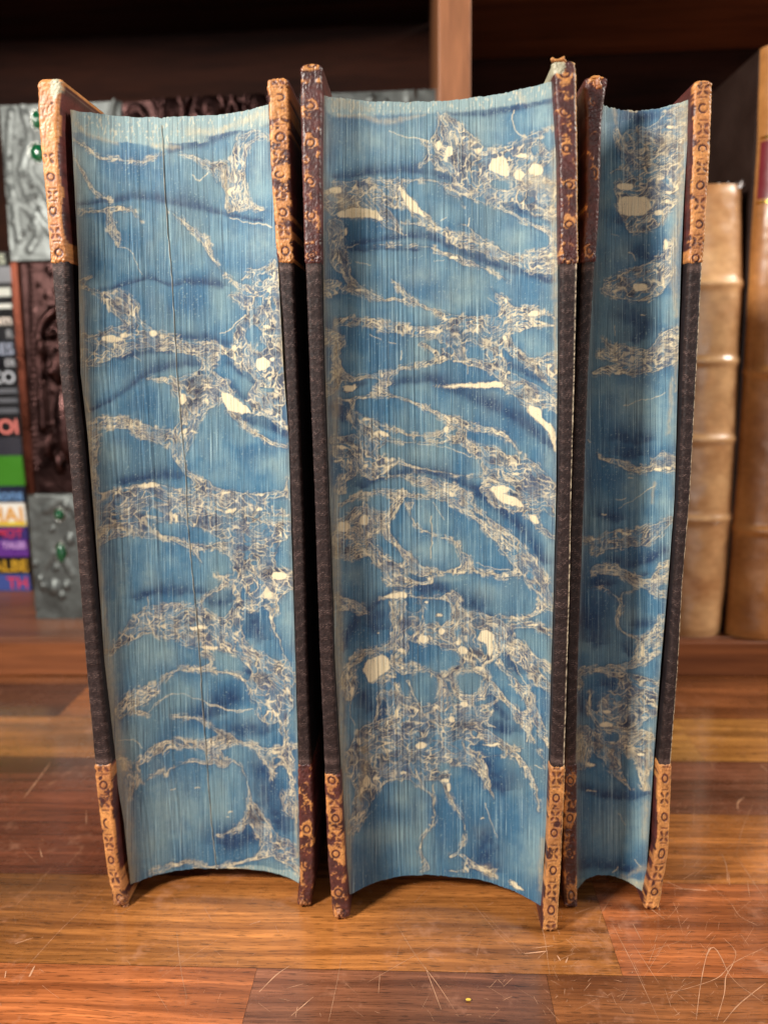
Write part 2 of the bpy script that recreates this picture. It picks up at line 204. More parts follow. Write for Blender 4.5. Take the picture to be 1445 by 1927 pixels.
  T=[[390,1130,4,430,1160,5,435,1200,3],[480,1590,7,510,1590,6],[290,1670,3,300,1740,3],[270,1000,2,330,1020,2]],
  R=[[280,70,24,450,85,24,650,65,24,830,40,24]],
  K=[[800,80,60,800,300,40,775,500,34,770,700,40,750,900,30,730,1100,34,720,1300,30,740,1600,12],[650,350,40,700,300,40],[290,80,16,300,200,12]],
  D=[[480,1150,60,560,1180,40],[400,1600,80,500,1680,60,450,1780,40],[330,930,30,340,860,20],[450,170,60,550,160,50]],
  P=[[350,1150,90,90],[700,950,50,120],[710,1560,50,120]]),
 dict(o=(1070,660,3.852),
  B=[[230,20,26,400,40,54,550,50,54,680,30,44,780,20,36],[180,160,10,260,140,30,400,140,38,540,130,40,640,110,32,740,80,22,790,20,18],[200,760,7,260,790,13,340,805,22,430,840,25,520,860,25,600,850,25,660,800,52,720,820,60,760,820,56],
     [150,1370,16,230,1400,44,330,1370,72,440,1360,66,560,1340,66,660,1280,42,740,1220,25],[190,1450,36],[200,1590,40,300,1590,38,400,1620,34,500,1680,42,600,1690,42,660,1640,52,700,1560,44],[600,1740,25,680,1770,25],
     [130,1715,3,250,1725,3,310,1745,5,350,1790,7,375,1830,10,370,1900,7,355,1930,5],[375,1800,12,400,1755,7,480,1735,5]],
  C=[[330,70,45,10],[640,860,30,12],[720,850,30,14],[430,1330,40,12],[180,1365,25,12]],
  T=[[430,915,6,460,918,5],[340,1070,3,400,1080,4,420,1070,3],[240,1185,9,270,1190,8],[130,650,5,155,665,6],[400,400,3,500,365,3,600,350,3,700,300,3],[360,1140,2,450,1090,2,560,1020,4,620,980,5]],
  K=[[745,200,10,740,400,14,715,600,12],[620,960,10,600,1100,8],[780,0,8,770,300,6]],
  D=[[380,640,60,470,660,80,560,650,40],[400,760,60,480,760,50],[300,1520,30,450,1560,44,600,1510,40,680,1450,30],[200,1700,50,300,1690,30],[250,1200,60,350,1230,40],[500,1640,14,560,1630,14]],
  P=[[480,400,230,150],[600,430,140,160],[450,300,200,80],[500,1000,120,80],[680,1100,50,100]]),
 dict(o=(1060,1140,3.44),
  B=[[365,0,5,350,80,5,375,160,7,430,195,7,490,215,10,540,195,12,600,150,26,640,60,10],[520,250,42,600,220,44,640,200,36],[500,300,42,480,360,34,400,390,20,300,395,10,220,395,4],[520,350,30,600,310,16],
     [90,440,26,180,415,17,280,430,13,350,450,20,430,480,44,500,500,52,580,510,30,620,500,16],[380,560,70,480,560,80,560,600,54],[300,640,70,400,660,90,500,660,80,570,680,44],[200,690,34,240,750,42,330,770,42,430,760,50,500,740,40],
     [180,560,10,170,640,10,180,690,12],[90,500,34,100,540,12],[90,830,44,150,830,50,130,930,46,100,1040,30],[200,860,42,240,930,50,300,960,60,330,1040,42,370,1110,25,440,1200,4],[350,860,60,430,880,60,500,860,60,560,850,34],
     [420,950,26,480,960,30,490,1050,14,510,1130,24,530,1180,16],[540,950,34,540,1080,20]],
  H=[[260,505,92,60],[295,850,60,40],[400,1000,26,30],[560,770,45,30],[205,630,30,50]],
  C=[[280,688,30,12],[275,765,50,18],[500,960,26,12],[510,300,14,44],[95,525,18,10],[170,1030,30,14]],
  T=[[150,1195,5,210,1200,4],[360,1340,2,400,1420,2],[460,1640,3,500,1690,4],[320,1730,5,350,1690,5]],
  R=[[100,1790,20,250,1770,20,400,1785,20,520,1850,20]],
  K=[[380,1750,16,450,1790,20,520,1820,30],[400,1760,8,470,1710,14,520,1700,20],[560,800,14,540,1000,16,530,1180,14],[530,1280,20,520,1500,16],[90,850,30,100,1000,20]],
  D=[[120,1185,25,250,1225,30,400,1240,32,540,1225,24],[150,100,100,200,250,60],[300,520,60],[100,650,60,150,700,40],[100,1690,50,300,1690,40,420,1710,30],[400,260,30,420,320,20],[480,130,40,560,120,30]],
  P=[[330,1420,190,130],[480,1400,90,160],[440,80,60,60]]),
 ]}
def srgb(r,g,b):
    c = np.array([r,g,b])/255.0
    return np.where(c<=0.04045, c/12.92, ((c+0.055)/1.055)**2.4)
def vnoise(x, y, seed):
    """smooth value noise in about -1..1"""
    rs = np.random.RandomState(seed); G = rs.rand(256,256)*2-1
    xi = np.floor(x).astype(int); yi = np.floor(y).astype(int); fx = x-xi; fy = y-yi
    fx = fx*fx*(3-2*fx); fy = fy*fy*(3-2*fy)
    a = G[yi&255, xi&255]; b = G[yi&255, (xi+1)&255]; c = G[(yi+1)&255, xi&255]; d = G[(yi+1)&255, (xi+1)&255]
    return (a*(1-fx)+b*fx)*(1-fy)+(c*(1-fx)+d*fx)*fy
def fbm(x, y, seed, n=3):
    s = 0; a = 1; t = 0
    for i in range(n):
        s = s+a*vnoise(x*2**i+17.3*i, y*2**i+5.1*i, seed+i); t += a; a *= .5
    return s/t
def smooth(e0, e1, x):
    t = np.clip((x-e0)/(e1-e0), 0, 1); return t*t*(3-2*t)
def catmull(P, step=4.0):
    P = np.asarray(P, float)
    if len(P) < 2: return P
    if len(P) == 2: Q = P; 
    out = []
    E = np.vstack([2*P[0]-P[1], P, 2*P[-1]-P[-2]])
    for i in range(1, len(E)-2):
        p0,p1,p2,p3 = E[i-1],E[i],E[i+1],E[i+2]
        n = max(2, int(np.hypot(*(p2-p1)[:2])/step))
        for k in range(n):
            t = k/n
            out.append(.5*((2*p1)+(-p0+p2)*t+(2*p0-5*p1+4*p2-p3)*t*t+(-p0+3*p1-3*p2+p3)*t**3))
    out.append(P[-1]); return np.array(out)
def worley(X, Y, c, s, cell, asp, seed):
    """anisotropic cell noise: distance gap to the two nearest feature points and an id value"""
    rs = np.random.RandomState(seed); JX = rs.rand(128,128); JY = rs.rand(128,128); V = rs.rand(128,128)
    gx = X/cell; gy = Y/cell; xi = np.floor(gx).astype(int); yi = np.floor(gy).astype(int)
    f1 = np.full(X.shape, 9.); f2 = np.full(X.shape, 9.); v = np.zeros(X.shape)
    for dy in (-2,-1,0,1,2):
        for dx in (-2,-1,0,1,2):
            cx = xi+dx; cy = yi+dy
            ex = cx+JX[cy&127, cx&127]-gx; ey = cy+JY[cy&127, cx&127]-gy
            u = (ex*c+ey*s)/asp; w = (-ex*s+ey*c)*asp**.3
            d = np.sqrt(u*u+w*w)
            n1 = d < f1
            f2 = np.where(n1, f1, np.minimum(f2, d)); v = np.where(n1, V[cy&127, cx&127], v); f1 = np.where(n1, d, f1)
    return f2-f1, v
def in_poly(X, Y, P):
    """signed distance, positive inside"""
    P = np.asarray(P, float).reshape(-1,2); d = np.full(X.shape, 1e9); ins = np.zeros(X.shape, bool)
    for i in range(len(P)):
        a = P[i]; b = P[(i+1)%len(P)]; e = b-a; L = (e**2).sum()+1e-9
        t = np.clip(((X-a[0])*e[0]+(Y-a[1])*e[1])/L, 0, 1)
        d = np.minimum(d, np.hypot(X-a[0]-t*e[0], Y-a[1]-t*e[1]))
        c = ((a[1] > Y) != (b[1] > Y)) & (X < (b[0]-a[0])*(Y-a[1])/(b[1]-a[1]+1e-12)+a[0])
        ins ^= c
    return np.where(ins, d, -d)
def shape_sd(X, Y, L, o):
    q = np.array(L, float)
    if len(q) == 4:
        cx, cy = o[0]+q[0]/o[2], o[1]+q[1]/o[2]; a, b = q[2]/o[2], q[3]/o[2]
        r = np.sqrt(((X-cx)/a)**2+((Y-cy)/b)**2); return (1-r)*min(a, b)
    P = q.reshape(-1,2)/o[2]+np.array(o[:2])
    # round the polygon
    Q = catmull(np.vstack([P, P[:1]]), 3.0)[:-1]
    return in_poly(X, Y, Q)
def marble(x0, x1, y0, y1, sheets, seed, Lf, Rf):
    ss = 1.0
    xs = np.arange(x0, x1+1, ss); ys = np.arange(y0, y1+1, ss)
    X0, Y0 = np.meshgrid(xs, ys); H, W = X0.shape
    # every leaf of the book carries its strip of the pattern a little up or down
    rs = np.random.RandomState(seed)
    col = rs.randn(W)*.22+np.repeat(rs.randn(W//5+1), 5)[:W]*.25
    Xw = X0+fbm(X0/14, Y0/14, seed+1)*3.2+vnoise(X0/4.5, Y0/4.5, seed+7)*.5
    Yw = Y0+fbm(X0/14, Y0/14, seed+4)*3.2+vnoise(X0/4.5, Y0/4.5, seed+8)*.5+col[None,:]
    acc = np.zeros(X0.shape); KS = 3.0; c2 = np.zeros(X0.shape); s2 = np.zeros(X0.shape); wid = np.zeros(X0.shape)
    soft = {k: np.zeros(X0.shape) for k in 'RKDP'}
    hair = np.full(X0.shape, -1e3); bare = np.full(X0.shape, -1e3); hole = np.full(X0.shape, -1e3)
    def strokes(L, o):
        q = np.array(L, float).reshape(-1,3)/o[2]; q[:,:2] += o[:2]
        return catmull(q)
    def win(xa, xb, ya, yb):
        i0 = max(0, int((xa-x0)/ss)); i1 = min(W, int((xb-x0)/ss)+2); j0 = max(0, int((ya-y0)/ss)); j1 = min(H, int((yb-y0)/ss)+2)
        return slice(j0, max(j0, j1)), slice(i0, max(i0, i1))
    for S in sheets:
        o = S['o']
        for kind in 'BTRKD':
            for L in S.get(kind, []):
                if len(L) % 3: L = L[:len(L)//3*3]
                Q = strokes(L, o)
                if len(Q) == 1: Q = np.vstack([Q, Q+[.5,0,0]])
                if kind == 'B':   # veins that reach the side of the block run on over its edge
                    if Q[0,2] > 4 and Q[0,0] < Lf(Q[0,1])+24: Q = np.vstack([[Q[0,0]-40, Q[0,1]+6, Q[0,2]], Q])
                    if Q[-1,2] > 4 and Q[-1,0] > Rf(Q[-1,1])-8: Q = np.vstack([Q, [Q[-1,0]+20, Q[-1,1]+3, Q[-1,2]]])
                    mm = Q[:,2].max()+12; ws = win(Q[:,0].min()-mm, Q[:,0].max()+mm, Q[:,1].min()-mm, Q[:,1].max()+mm)
                    loc = np.full(X0.shape, -60.) if X0[ws].size else None
                    if loc is None: continue
                for a, b in zip(Q[:-1], Q[1:]):
                    m = max(a[2], b[2])*(1 if kind in 'BT' else 3.2)+(12 if kind == 'B' else (40 if kind == 'R' else 4))
                    w = win(min(a[0],b[0])-m, max(a[0],b[0])+m, min(a[1],b[1])-m, max(a[1],b[1])+m)
                    x = Xw[w]; y = Yw[w]
                    if x.size == 0: continue
                    e = b[:2]-a[:2]; LL = e@e+1e-9
                    t = np.clip(((x-a[0])*e[0]+(y-a[1])*e[1])/LL, 0, 1)
                    d = np.hypot(x-a[0]-t*e[0], y-a[1]-t*e[1]); r = a[2]+(b[2]-a[2])*t
                    if kind == 'B':
                        loc[w] = np.maximum(loc[w], r-d)
                        g = np.exp(-(d/(r+3))**2)*np.sqrt(LL); an = 2*math.atan2(e[1], e[0])
                        c2[w] += g*math.cos(an); s2[w] += g*math.sin(an); wid[w] = np.maximum(wid[w], r)
                    elif kind == 'T': hair[w] = np.maximum(hair[w], r*.55-d)
                    else:
                        if kind == 'D': d = np.where(y < a[1]+t*e[1], d*.62, d*1.7)
                        if kind == 'R': d = np.where(((y < a[1]) if a[1] < 600 else (y > a[1])), d*.15, d)
                        soft[kind][w] = np.maximum(soft[kind][w], np.exp(-(d/(r*.95+.5))**2))
                if kind == 'B': acc[ws] += np.exp(np.clip(loc[ws], -60, 60)/KS)
        for L in S.get('H', []): hole = np.maximum(hole, shape_sd(Xw, Yw, L, o))
        for L in S.get('C', []): bare = np.maximum(bare, shape_sd(Xw, Yw, L, o))
        for L in S.get('P', []):
            q = np.array(L)/o[2]; soft['P'] = np.maximum(soft['P'], np.exp(-((X0-o[0]-q[0])/q[2])**2-((Y0-o[1]-q[1])/q[3])**2))
    sd = np.maximum(KS*np.log(acc+1e-12), -60)
    sd = np.minimum(sd, np.where(hole > -50, -hole, 1e3))
    bare = bare-.9+1.3*fbm(X0/7, Y0/7, seed+15)
    sd = np.maximum(sd, np.where(bare > -3, bare+1.6, -1e3))
    # ---- colours
    n1 = fbm(X0/60, Y0/45, seed+20); n2 = fbm(X0/9, Y0/9, seed+30); n3 = vnoise(X0/1.7, Y0/1.7, seed+40)
    blue = srgb(70,117,144); deep = srgb(26,67,108); pale = srgb(138,162,162); cream = srgb(224,210,174); slate = srgb(66,76,98); inky = srgb(34,42,64)
    def mix(a, b, t): return a*(1-t[...,None])+b*t[...,None]
    C = np.broadcast_to(blue, X0.shape+(3,)).copy()
    C = mix(C, deep, np.clip(.20+.42*n1, 0, .6)); C = mix(C, pale, np.clip(.08-.45*n1+.12*n2, 0, .45)); C = mix(C, srgb(120,142,138), np.clip(.06+.7*fbm(X0/70, Y0/110, seed+23), 0, .38))
    C = mix(C, pale, np.clip(soft['P']*(.62+.25*n2), 0, 1)*.8)
    C = mix(C, srgb(24,54,90), np.clip(soft['D']*(.85+.35*n2+.25*n1), 0, 1)*.95)
    # the deep ring each colour drop carries just outside a vein
    ring = np.exp(-np.clip(-sd, 0, 99)/3.0)*(sd < 0)
    C = mix(C, deep, ring*.35)
    spk = (vnoise(X0/2.2, Y0/2.2, seed+50)+.5*n3 > 1.0-.3*np.clip(n1, 0, 1)).astype(float)
    C = mix(C, pale, spk*.65)
    # rim
    rim = np.clip(soft['R']*1.25+.25*n2*soft['R'], 0, 1)
    C = mix(C, pale, smooth(.35, .75, rim)*.8)
    rs2 = vnoise(X0/1.6, Y0/5.5, seed+61)+.6*fbm(X0/7, Y0/6, seed+62)
    C = mix(C, cream, smooth(.45, .8, rs2)*smooth(.4, .8, rim)*.5)
    # veins
    fea = fbm(X0/9, Y0/9, seed+64, 3)
    sd = sd-.9+1.8*fea*smooth(-8, 4, sd)
    ang = .5*np.arctan2(s2, c2+1e-9); ca, sa = np.cos(ang), np.sin(ang)
    m = sd > -9; idx = np.nonzero(m)
    xm, ym = Xw[idx], Yw[idx]; cm, sm = ca[idx], sa[idx]; sdm = sd[idx]; wm = wid[idx]
    asp = np.clip(3.6-wm/24, 1.5, 3.3)+.8*vnoise(xm/38, ym/38, seed+70); asp = np.clip(asp, 1.1, 4.0)
    swx = xm+fbm(xm/17, ym/17, seed+71, 2)*9+vnoise(xm/40, ym/40, seed+72)*10; swy = ym+fbm(xm/17, ym/17, seed+74, 2)*9+vnoise(xm/40, ym/40, seed+73)*10
    kb = smooth(11, 22, wm)
    g1a, v1a = worley(swx, swy, cm, sm, 9.5, asp, seed+80); g1b, v1b = worley(swx+9, swy, cm, sm, 15., asp*.9, seed+85)
    g1 = np.where(kb > .5, g1b*1.5, g1a); v1 = np.where(kb > .5, v1b, v1a)
    g2, v2 = worley(swx+1*vnoise(xm/5,ym/5,seed+77), swy, cm, sm, 5.4, asp*1.25, seed+90)
    thick = np.clip(.45+.9*fbm(xm/14, ym/14, seed+75), 0, 1.2)
    line1 = 1-smooth(.01+.05*thick, .075+.14*thick, g1)
    line2 = 1-smooth(.0+.04*thick, .11+.16*thick, g2)
    zone = smooth(-.3, .35, fbm(xm/20, ym/20, seed+76)); bright = np.clip(.78+.9*fbm(xm/28, ym/28, seed+65), .18, 1)
    line2 = line2*(.12+.85*zone)
    lay = np.sin((sdm+2.2*fbm(xm/12, ym/12, seed+82)+.4*vnoise(xm/5, ym/5, seed+83))*2*math.pi/3.6)
    thread = smooth(.55, .98, lay)*np.clip(1.05-wm/24, .15, .95)*smooth(-.6, .3, vnoise(xm/12, ym/12, seed+84))
    edge = np.exp(-((sdm-.6)/.62)**2)*np.clip(.62+.7*vnoise(xm/9, ym/9, seed+78), 0, 1)
    deepv = srgb(30, 40, 66)
    inner = mix(np.broadcast_to(srgb(62, 80, 106), xm.shape+(3,)), deepv, np.clip(.42+.25*(v1-.5)+.75*vnoise(xm/22, ym/22, seed+81), 0, 1))
    inner = mix(inner, blue, np.clip(.18+.6*vnoise(xm/15, ym/15, seed+66)+((v1 > .68) & (g1 > .22))*.6, 0, .85))
    inner = mix(inner, srgb(150, 160, 160), np.clip(.04+.28*vnoise(xm/4, ym/4, seed+86)+.2*(v2 > .9), 0, .4))
    inner = mix(inner, cream, ((v2 < .035)*.55))
    cr = np.clip(np.maximum.reduce([line1*.95*bright, line2*.55*bright, edge*.85, thread*(.5+.5*bright)])*(1.0+.2*vnoise(xm/2.2, ym/3.1, seed+87)), 0, 1)
    vein = mix(inner, cream, cr)
    a = smooth(-.8, .9, sdm)
    C[idx] = C[idx]*(1-a[:,None])+vein*a[:,None]
    # lace that frays out of the veins into the colour
    lace = np.clip(np.maximum(line1, line2*.6)*smooth(-7.5, -.5, sdm)*smooth(.0, .45, vnoise(xm/13, ym/13, seed+67)+.15)*(1-a), 0, .75)
    C[idx] = C[idx]*(1-lace[:,None])+cream*lace[:,None]
    C = mix(C, inky, np.exp(-((sd+1.1)/.9)**2)*.30)
    C = mix(C, cream, smooth(-.6, .5, hair)*.8)
    b = smooth(-.8, .4, bare); fle = (vnoise(X0/2, Y0/3, seed+95) > .93).astype(float)
    C = mix(C, mix(np.broadcast_to(cream*1.02, C.shape), slate, fle*.7), b)
    kk = np.clip(soft['K']*(.95+.5*rs2), 0, 1)
    C = mix(C, cream*np.array([.82,.74,.60]), kk*.38)
    return C, xs, ys
# ------------------------------------------------------------------ object helpers
def link(o, parent=None):
    SC.collection.objects.link(o)
    if parent is not None: o.parent = parent
    return o
def mesh_obj(name, verts, faces, mat, parent=None, smooth=True, colors=None, extra=None):
    me = bpy.data.meshes.new(name)
    me.from_pydata([tuple(map(float, v)) for v in verts], [], faces)
    if smooth: me.polygons.foreach_set('use_smooth', [True]*len(me.polygons))
    if colors is not None:
        a = me.color_attributes.new('tint', 'FLOAT_COLOR', 'POINT')
        c = np.ones((len(verts), 4), np.float32); c[:, :3] = colors; a.data.foreach_set('color', c.ravel())
    if extra is not None:
        for k, v in extra.items():
            a = me.attributes.new(k, 'FLOAT_VECTOR', 'POINT'); a.data.foreach_set('vector', np.asarray(v, np.float32).ravel())
    me.materials.append(mat); me.update()
    return link(bpy.data.objects.new(name, me), parent)
def grid_faces(nr, nc, closed=False, flip=False, base=0):
    f = []
    for r in range(nr-1):
        for c in range(nc if closed else nc-1):
            a = base+r*nc+c; b = base+r*nc+(c+1) % nc; d = b+nc; e = a+nc
            f.append((a, e, d, b) if flip else (a, b, d, e))
    return f
def grid_obj(name, P, mat, parent=None, colors=None, extra=None, smooth=True):
    """fast path for big grids: P is (rows, cols, 3)"""
    nr, nc = P.shape[:2]; me = bpy.data.meshes.new(name)
    me.vertices.add(nr*nc); me.vertices.foreach_set('co', P.astype(np.float32).ravel())
    r, c = np.meshgrid(np.arange(nr-1), np.arange(nc-1), indexing='ij'); a = (r*nc+c).ravel()
    q = np.stack([a, a+1, a+1+nc, a+nc], 1).astype(np.int32); n = len(q)
    me.loops.add(n*4); me.loops.foreach_set('vertex_index', q.ravel())
    me.polygons.add(n); me.polygons.foreach_set('loop_start', np.arange(0, n*4, 4, dtype=np.int32))
    me.update(calc_edges=True); me.polygons.foreach_set('use_smooth', np.full(n, smooth))
    if colors is not None:
        at_ = me.color_attributes.new('tint', 'FLOAT_COLOR', 'POINT')
        cc = np.ones((nr*nc, 4), np.float32); cc[:, :3] = colors.reshape(-1, 3); at_.data.foreach_set('color', cc.ravel())
    if extra is not None:
        for k, v in extra.items():
            at_ = me.attributes.new(k, 'FLOAT_VECTOR', 'POINT'); at_.data.foreach_set('vector', v.astype(np.float32).ravel())
    me.materials.append(mat); me.update()
    return link(bpy.data.objects.new(name, me), parent)
def bm_obj(name, bm, mat, parent=None, smooth=False):
    me = bpy.data.meshes.new(name); bm.to_mesh(me); bm.free()
    if smooth: me.polygons.foreach_set('use_smooth', [True]*len(me.polygons))
    me.materials.append(mat); return link(bpy.data.objects.new(name, me), parent)
def box_bm(bm, x0, x1, y0, y1, z0, z1, bev=0.0):
    n = bmesh.ops.create_cube(bm, size=1)['verts']
    bmesh.ops.scale(bm, vec=(x1-x0, y1-y0, z1-z0), verts=n); bmesh.ops.translate(bm, vec=((x0+x1)/2, (y0+y1)/2, (z0+z1)/2), verts=n)
    if bev > 0:
        e = list({e for v in n for e in v.link_edges}); bmesh.ops.bevel(bm, geom=e, offset=bev, segments=3, profile=.5, affect='EDGES')
def empty(name, loc, label, cat, group=None):
    o = bpy.data.objects.new(name, None); o.empty_display_size = .02; link(o); o.location = loc
    o['label'] = label; o['category'] = cat
    if group: o['group'] = group
    return o
def adopt(root, *kids):
    """re-home meshes built in world coordinates under a thing's base"""
    for k in kids:
        k.parent = root; k.matrix_parent_inverse = Matrix.Translation(root.location).inverted()

# ------------------------------------------------------------------ materials
def lin(r, g, b): return tuple(float(x) for x in srgb(r, g, b))+(1.0,)
class NT:
    def __init__(s, name):
        s.m = bpy.data.materials.new(name); s.m.use_nodes = True; s.t = s.m.node_tree; s.b = s.t.nodes['Principled BSDF']
    def n(s, typ, **kw):
        x = s.t.nodes.new(typ)
        for k, v in kw.items():
            if k in x.bl_rna.properties: setattr(x, k, v)
        return x
    def l(s, a, b): s.t.links.new(a, b)
    def attr(s, name='tint'): x = s.n('ShaderNodeAttribute'); x.attribute_name = name; return x
    def noise(s, vec, scale, detail=4, rough=.55, dist=0.0):
        x = s.n('ShaderNodeTexNoise'); x.inputs['Scale'].default_value = scale; x.inputs['Detail'].default_value = detail
        x.inputs['Roughness'].default_value = rough; x.inputs['Distortion'].default_value = dist
        if vec is not None: s.l(vec, x.inputs['Vector'])
        return x
    def mapping(s, vec, scale=(1, 1, 1), loc=(0, 0, 0), rot=(0, 0, 0)):
        x = s.n('ShaderNodeMapping'); x.inputs['Scale'].default_value = scale; x.inputs['Location'].default_value = loc; x.inputs['Rotation'].default_value = rot
        s.l(vec, x.inputs['Vector']); return x.outputs[0]
    def coord(s): return s.n('ShaderNodeTexCoord').outputs['Object']
    def ramp(s, fac, stops):
        x = s.n('ShaderNodeValToRGB'); e = x.color_ramp.elements
        while len(e) < len(stops): e.new(.5)
        for i, (p, c) in enumerate(stops): e[i].position = p; e[i].color = c if len(c) == 4 else tuple(c)+(1,)
        s.l(fac, x.inputs[0]); return x.outputs[0]
    def gray(s, fac, a, b, lo=0.0, hi=1.0): return s.ramp(fac, [(a, (lo, lo, lo)), (b, (hi, hi, hi))])
    def mix(s, fac, a, b, mode='MIX'):
        x = s.n('ShaderNodeMix'); x.data_type = 'RGBA'; x.blend_type = mode
        for v, i in ((fac, 0), (a, 6), (b, 7)):
            if hasattr(v, 'links'): s.l(v, x.inputs[i])
            else: x.inputs[i].default_value = v
        return x.outputs[2]
    def math(s, op, a, b=0.0):
        x = s.n('ShaderNodeMath'); x.operation = op
        for v, i in ((a, 0), (b, 1)):
            if hasattr(v, 'links'): s.l(v, x.inputs[i])
            else: x.inputs[i].default_value = v
        return x.outputs[0]
    def bump(s, h, strength, dist):
        x = s.n('ShaderNodeBump'); x.inputs['Strength'].default_value = strength; x.inputs['Distance'].default_value = dist
        s.l(h, x.inputs['Height']); s.l(x.outputs[0], s.b.inputs['Normal'])
    def color(s, c):
        if hasattr(c, 'links'): s.l(c, s.b.inputs['Base Color'])
        else: s.b.inputs['Base Color'].default_value = c
    def rough(s, v):
        if hasattr(v, 'links'): s.l(v, s.b.inputs['Roughness'])
        else: s.b.inputs['Roughness'].default_value = v
    def set(s, **kw):
        for k, v in kw.items(): s.b.inputs[k.replace('_', ' ')].default_value = v
        return s

def mat_marbled():
    t = NT('marbled_paper_edge'); a = t.attr('tint').outputs['Color']; lf = t.attr('leaf').outputs['Vector']
    v = t.mapping(lf, (1.0, .012, 1)); n1 = t.noise(v, .46, 3, .75).outputs[0]; n2 = t.noise(t.mapping(lf, (1.0, .05, 1), (31, 7, 0)), .30, 2, .6).outputs[0]
    n3 = t.noise(t.mapping(lf, (1.0, .006, 1), (91, 17, 0)), .20, 2, .5).outputs[0]
    light = t.gray(n1, .56, .68); lightb = t.gray(n3, .56, .70); dark = t.gray(n1, .34, .46, 1, 0); fl = t.noise(t.mapping(lf, (1, .35, 1)), .9, 3, .7).outputs[0]
    c = t.mix(t.math('MULTIPLY', light, .46), a, lin(176, 205, 210)); c = t.mix(t.math('MULTIPLY', t.math('MULTIPLY', lightb, light), .7), c, lin(190, 215, 215))
    c = t.mix(t.math('MULTIPLY', dark, .58), c, lin(20, 40, 66))
    c = t.mix(.28, c, t.mix(1.0, c, t.gray(fl, .3, .7, .55, 1.35), 'MULTIPLY'))
    gp = t.noise(t.mapping(lf, (1.0, .022, 1), (11, 57, 0)), .42, 2, .6).outputs[0]; gq = t.noise(t.mapping(lf, (1.0, .003, 1), (5, 3, 0)), 1.3, 1, .5).outputs[0]
    gap = t.math('MULTIPLY', t.gray(gp, .50, .62), t.gray(gq, .62, .70)); c = t.mix(t.math('MULTIPLY', gap, .7), c, lin(14, 26, 44))
    t.color(c); t.rough(.52); t.set(Specular_IOR_Level=.35)
    t.bump(t.math('ADD', t.math('MULTIPLY', n1, .8), t.math('MULTIPLY', fl, .3)), .8, .00035); return t.m
def mat_tint(name, rough=.6, spec=.4, bump=.5, bscale=900, bdist=.0003, metal=0.0, vary=.25):
    t = NT(name); a = t.attr('tint').outputs['Color']; co = t.coord(); n = t.noise(co, bscale, 4, .65).outputs[0]; n2 = t.noise(co, bscale*.12, 3, .6).outputs[0]
    t.color(t.mix(vary, a, t.mix(1.0, a, t.gray(t.math('MULTIPLY', t.math('ADD', n, n2), .5), .38, .62, .3, 1.5), 'MULTIPLY')))
    t.rough(t.gray(n2, .3, .7, rough-.12, rough+.12)); t.set(Specular_IOR_Level=spec, Metallic=metal); t.bump(n, bump, bdist); return t.m
def mat_plain(name, col, rough=.6, metal=0.0, spec=.4, bscale=400, bump=.3, bdist=.0003, vary=.3, col2=None):
    t = NT(name); co = t.coord(); n = t.noise(co, bscale, 4, .6).outputs[0]; n2 = t.noise(co, bscale*.08, 4, .6).outputs[0]
    c2 = col2 or tuple(x*(1-vary) for x in col[:3])+(1,)
    t.color(t.mix(t.gray(n2, .35, .65), c2, col)); t.rough(t.gray(n2, .3, .7, max(.05, rough-.1), rough+.1)); t.set(Metallic=metal, Specular_IOR_Level=spec); t.bump(n, bump, bdist); return t.m
def mat_table():
    t = NT('oiled_block_wood'); a = t.attr('tint').outputs['Color']; sd = t.attr('shift').outputs['Vector']; co = t.coord()
    ad = t.n('ShaderNodeVectorMath', operation='ADD'); t.l(co, ad.inputs[0]); t.l(sd, ad.inputs[1]); p = ad.outputs[0]
    wv = t.noise(t.mapping(p, (3, 9, 1)), 2.2, 3, .5).outputs[1]
    ad2 = t.n('ShaderNodeMix'); ad2.data_type = 'RGBA'; ad2.blend_type = 'LINEAR_LIGHT'; ad2.inputs[0].default_value = .005; t.l(p, ad2.inputs[6]); t.l(wv, ad2.inputs[7]); q = ad2.outputs[2]
    g1 = t.noise(t.mapping(q, (6, 230, 1)), 1.0, 5, .65).outputs[0]; g2 = t.noise(t.mapping(q, (30, 900, 1)), 1.0, 3, .6).outputs[0]
    pore = t.noise(t.mapping(q, (190, 2300, 1)), 1.0, 2, .5).outputs[0]; bl = t.noise(t.mapping(q, (8, 22, 1)), 1.0, 3, .5).outputs[0]
    dk = t.mix(1.0, a, (.42, .36, .32, 1), 'MULTIPLY'); lt = t.mix(1.0, a, (1.35, 1.32, 1.25, 1), 'MULTIPLY')
    c = t.mix(t.gray(g1, .36, .66), dk, lt); c = t.mix(t.math('MULTIPLY', t.gray(g2, .40, .62, 1, 0), .55), c, dk)
    c = t.mix(t.math('MULTIPLY', t.gray(pore, .57, .66), .6), c, tuple([.02, .008, .003, 1])); c = t.mix(.8, c, t.mix(1.0, c, t.gray(bl, .3, .7, .40, 1.65), 'MULTIPLY'))
    # rubbed dull patches
    d1 = t.noise(co, 28, 5, .65).outputs[0]; d2 = t.noise(t.mapping(co, (1, 1, 1), (3, 5, 0)), 160, 4, .7).outputs[0]
    c = t.mix(t.math('MULTIPLY', t.gray(t.math('MULTIPLY', d1, d2), .30, .42), .30), c, lin(200, 145, 115))
    t.color(c); t.rough(t.math('ADD', t.gray(d1, .35, .7, .10, .30), t.math('MULTIPLY', d2, .16)))
    t.set(Specular_IOR_Level=.5, Coat_Weight=.7, Coat_Roughness=.14)
    t.bump(t.math('ADD', t.math('MULTIPLY', g2, .4), t.math('MULTIPLY', pore, -.6)), .25, .0002); return t.m
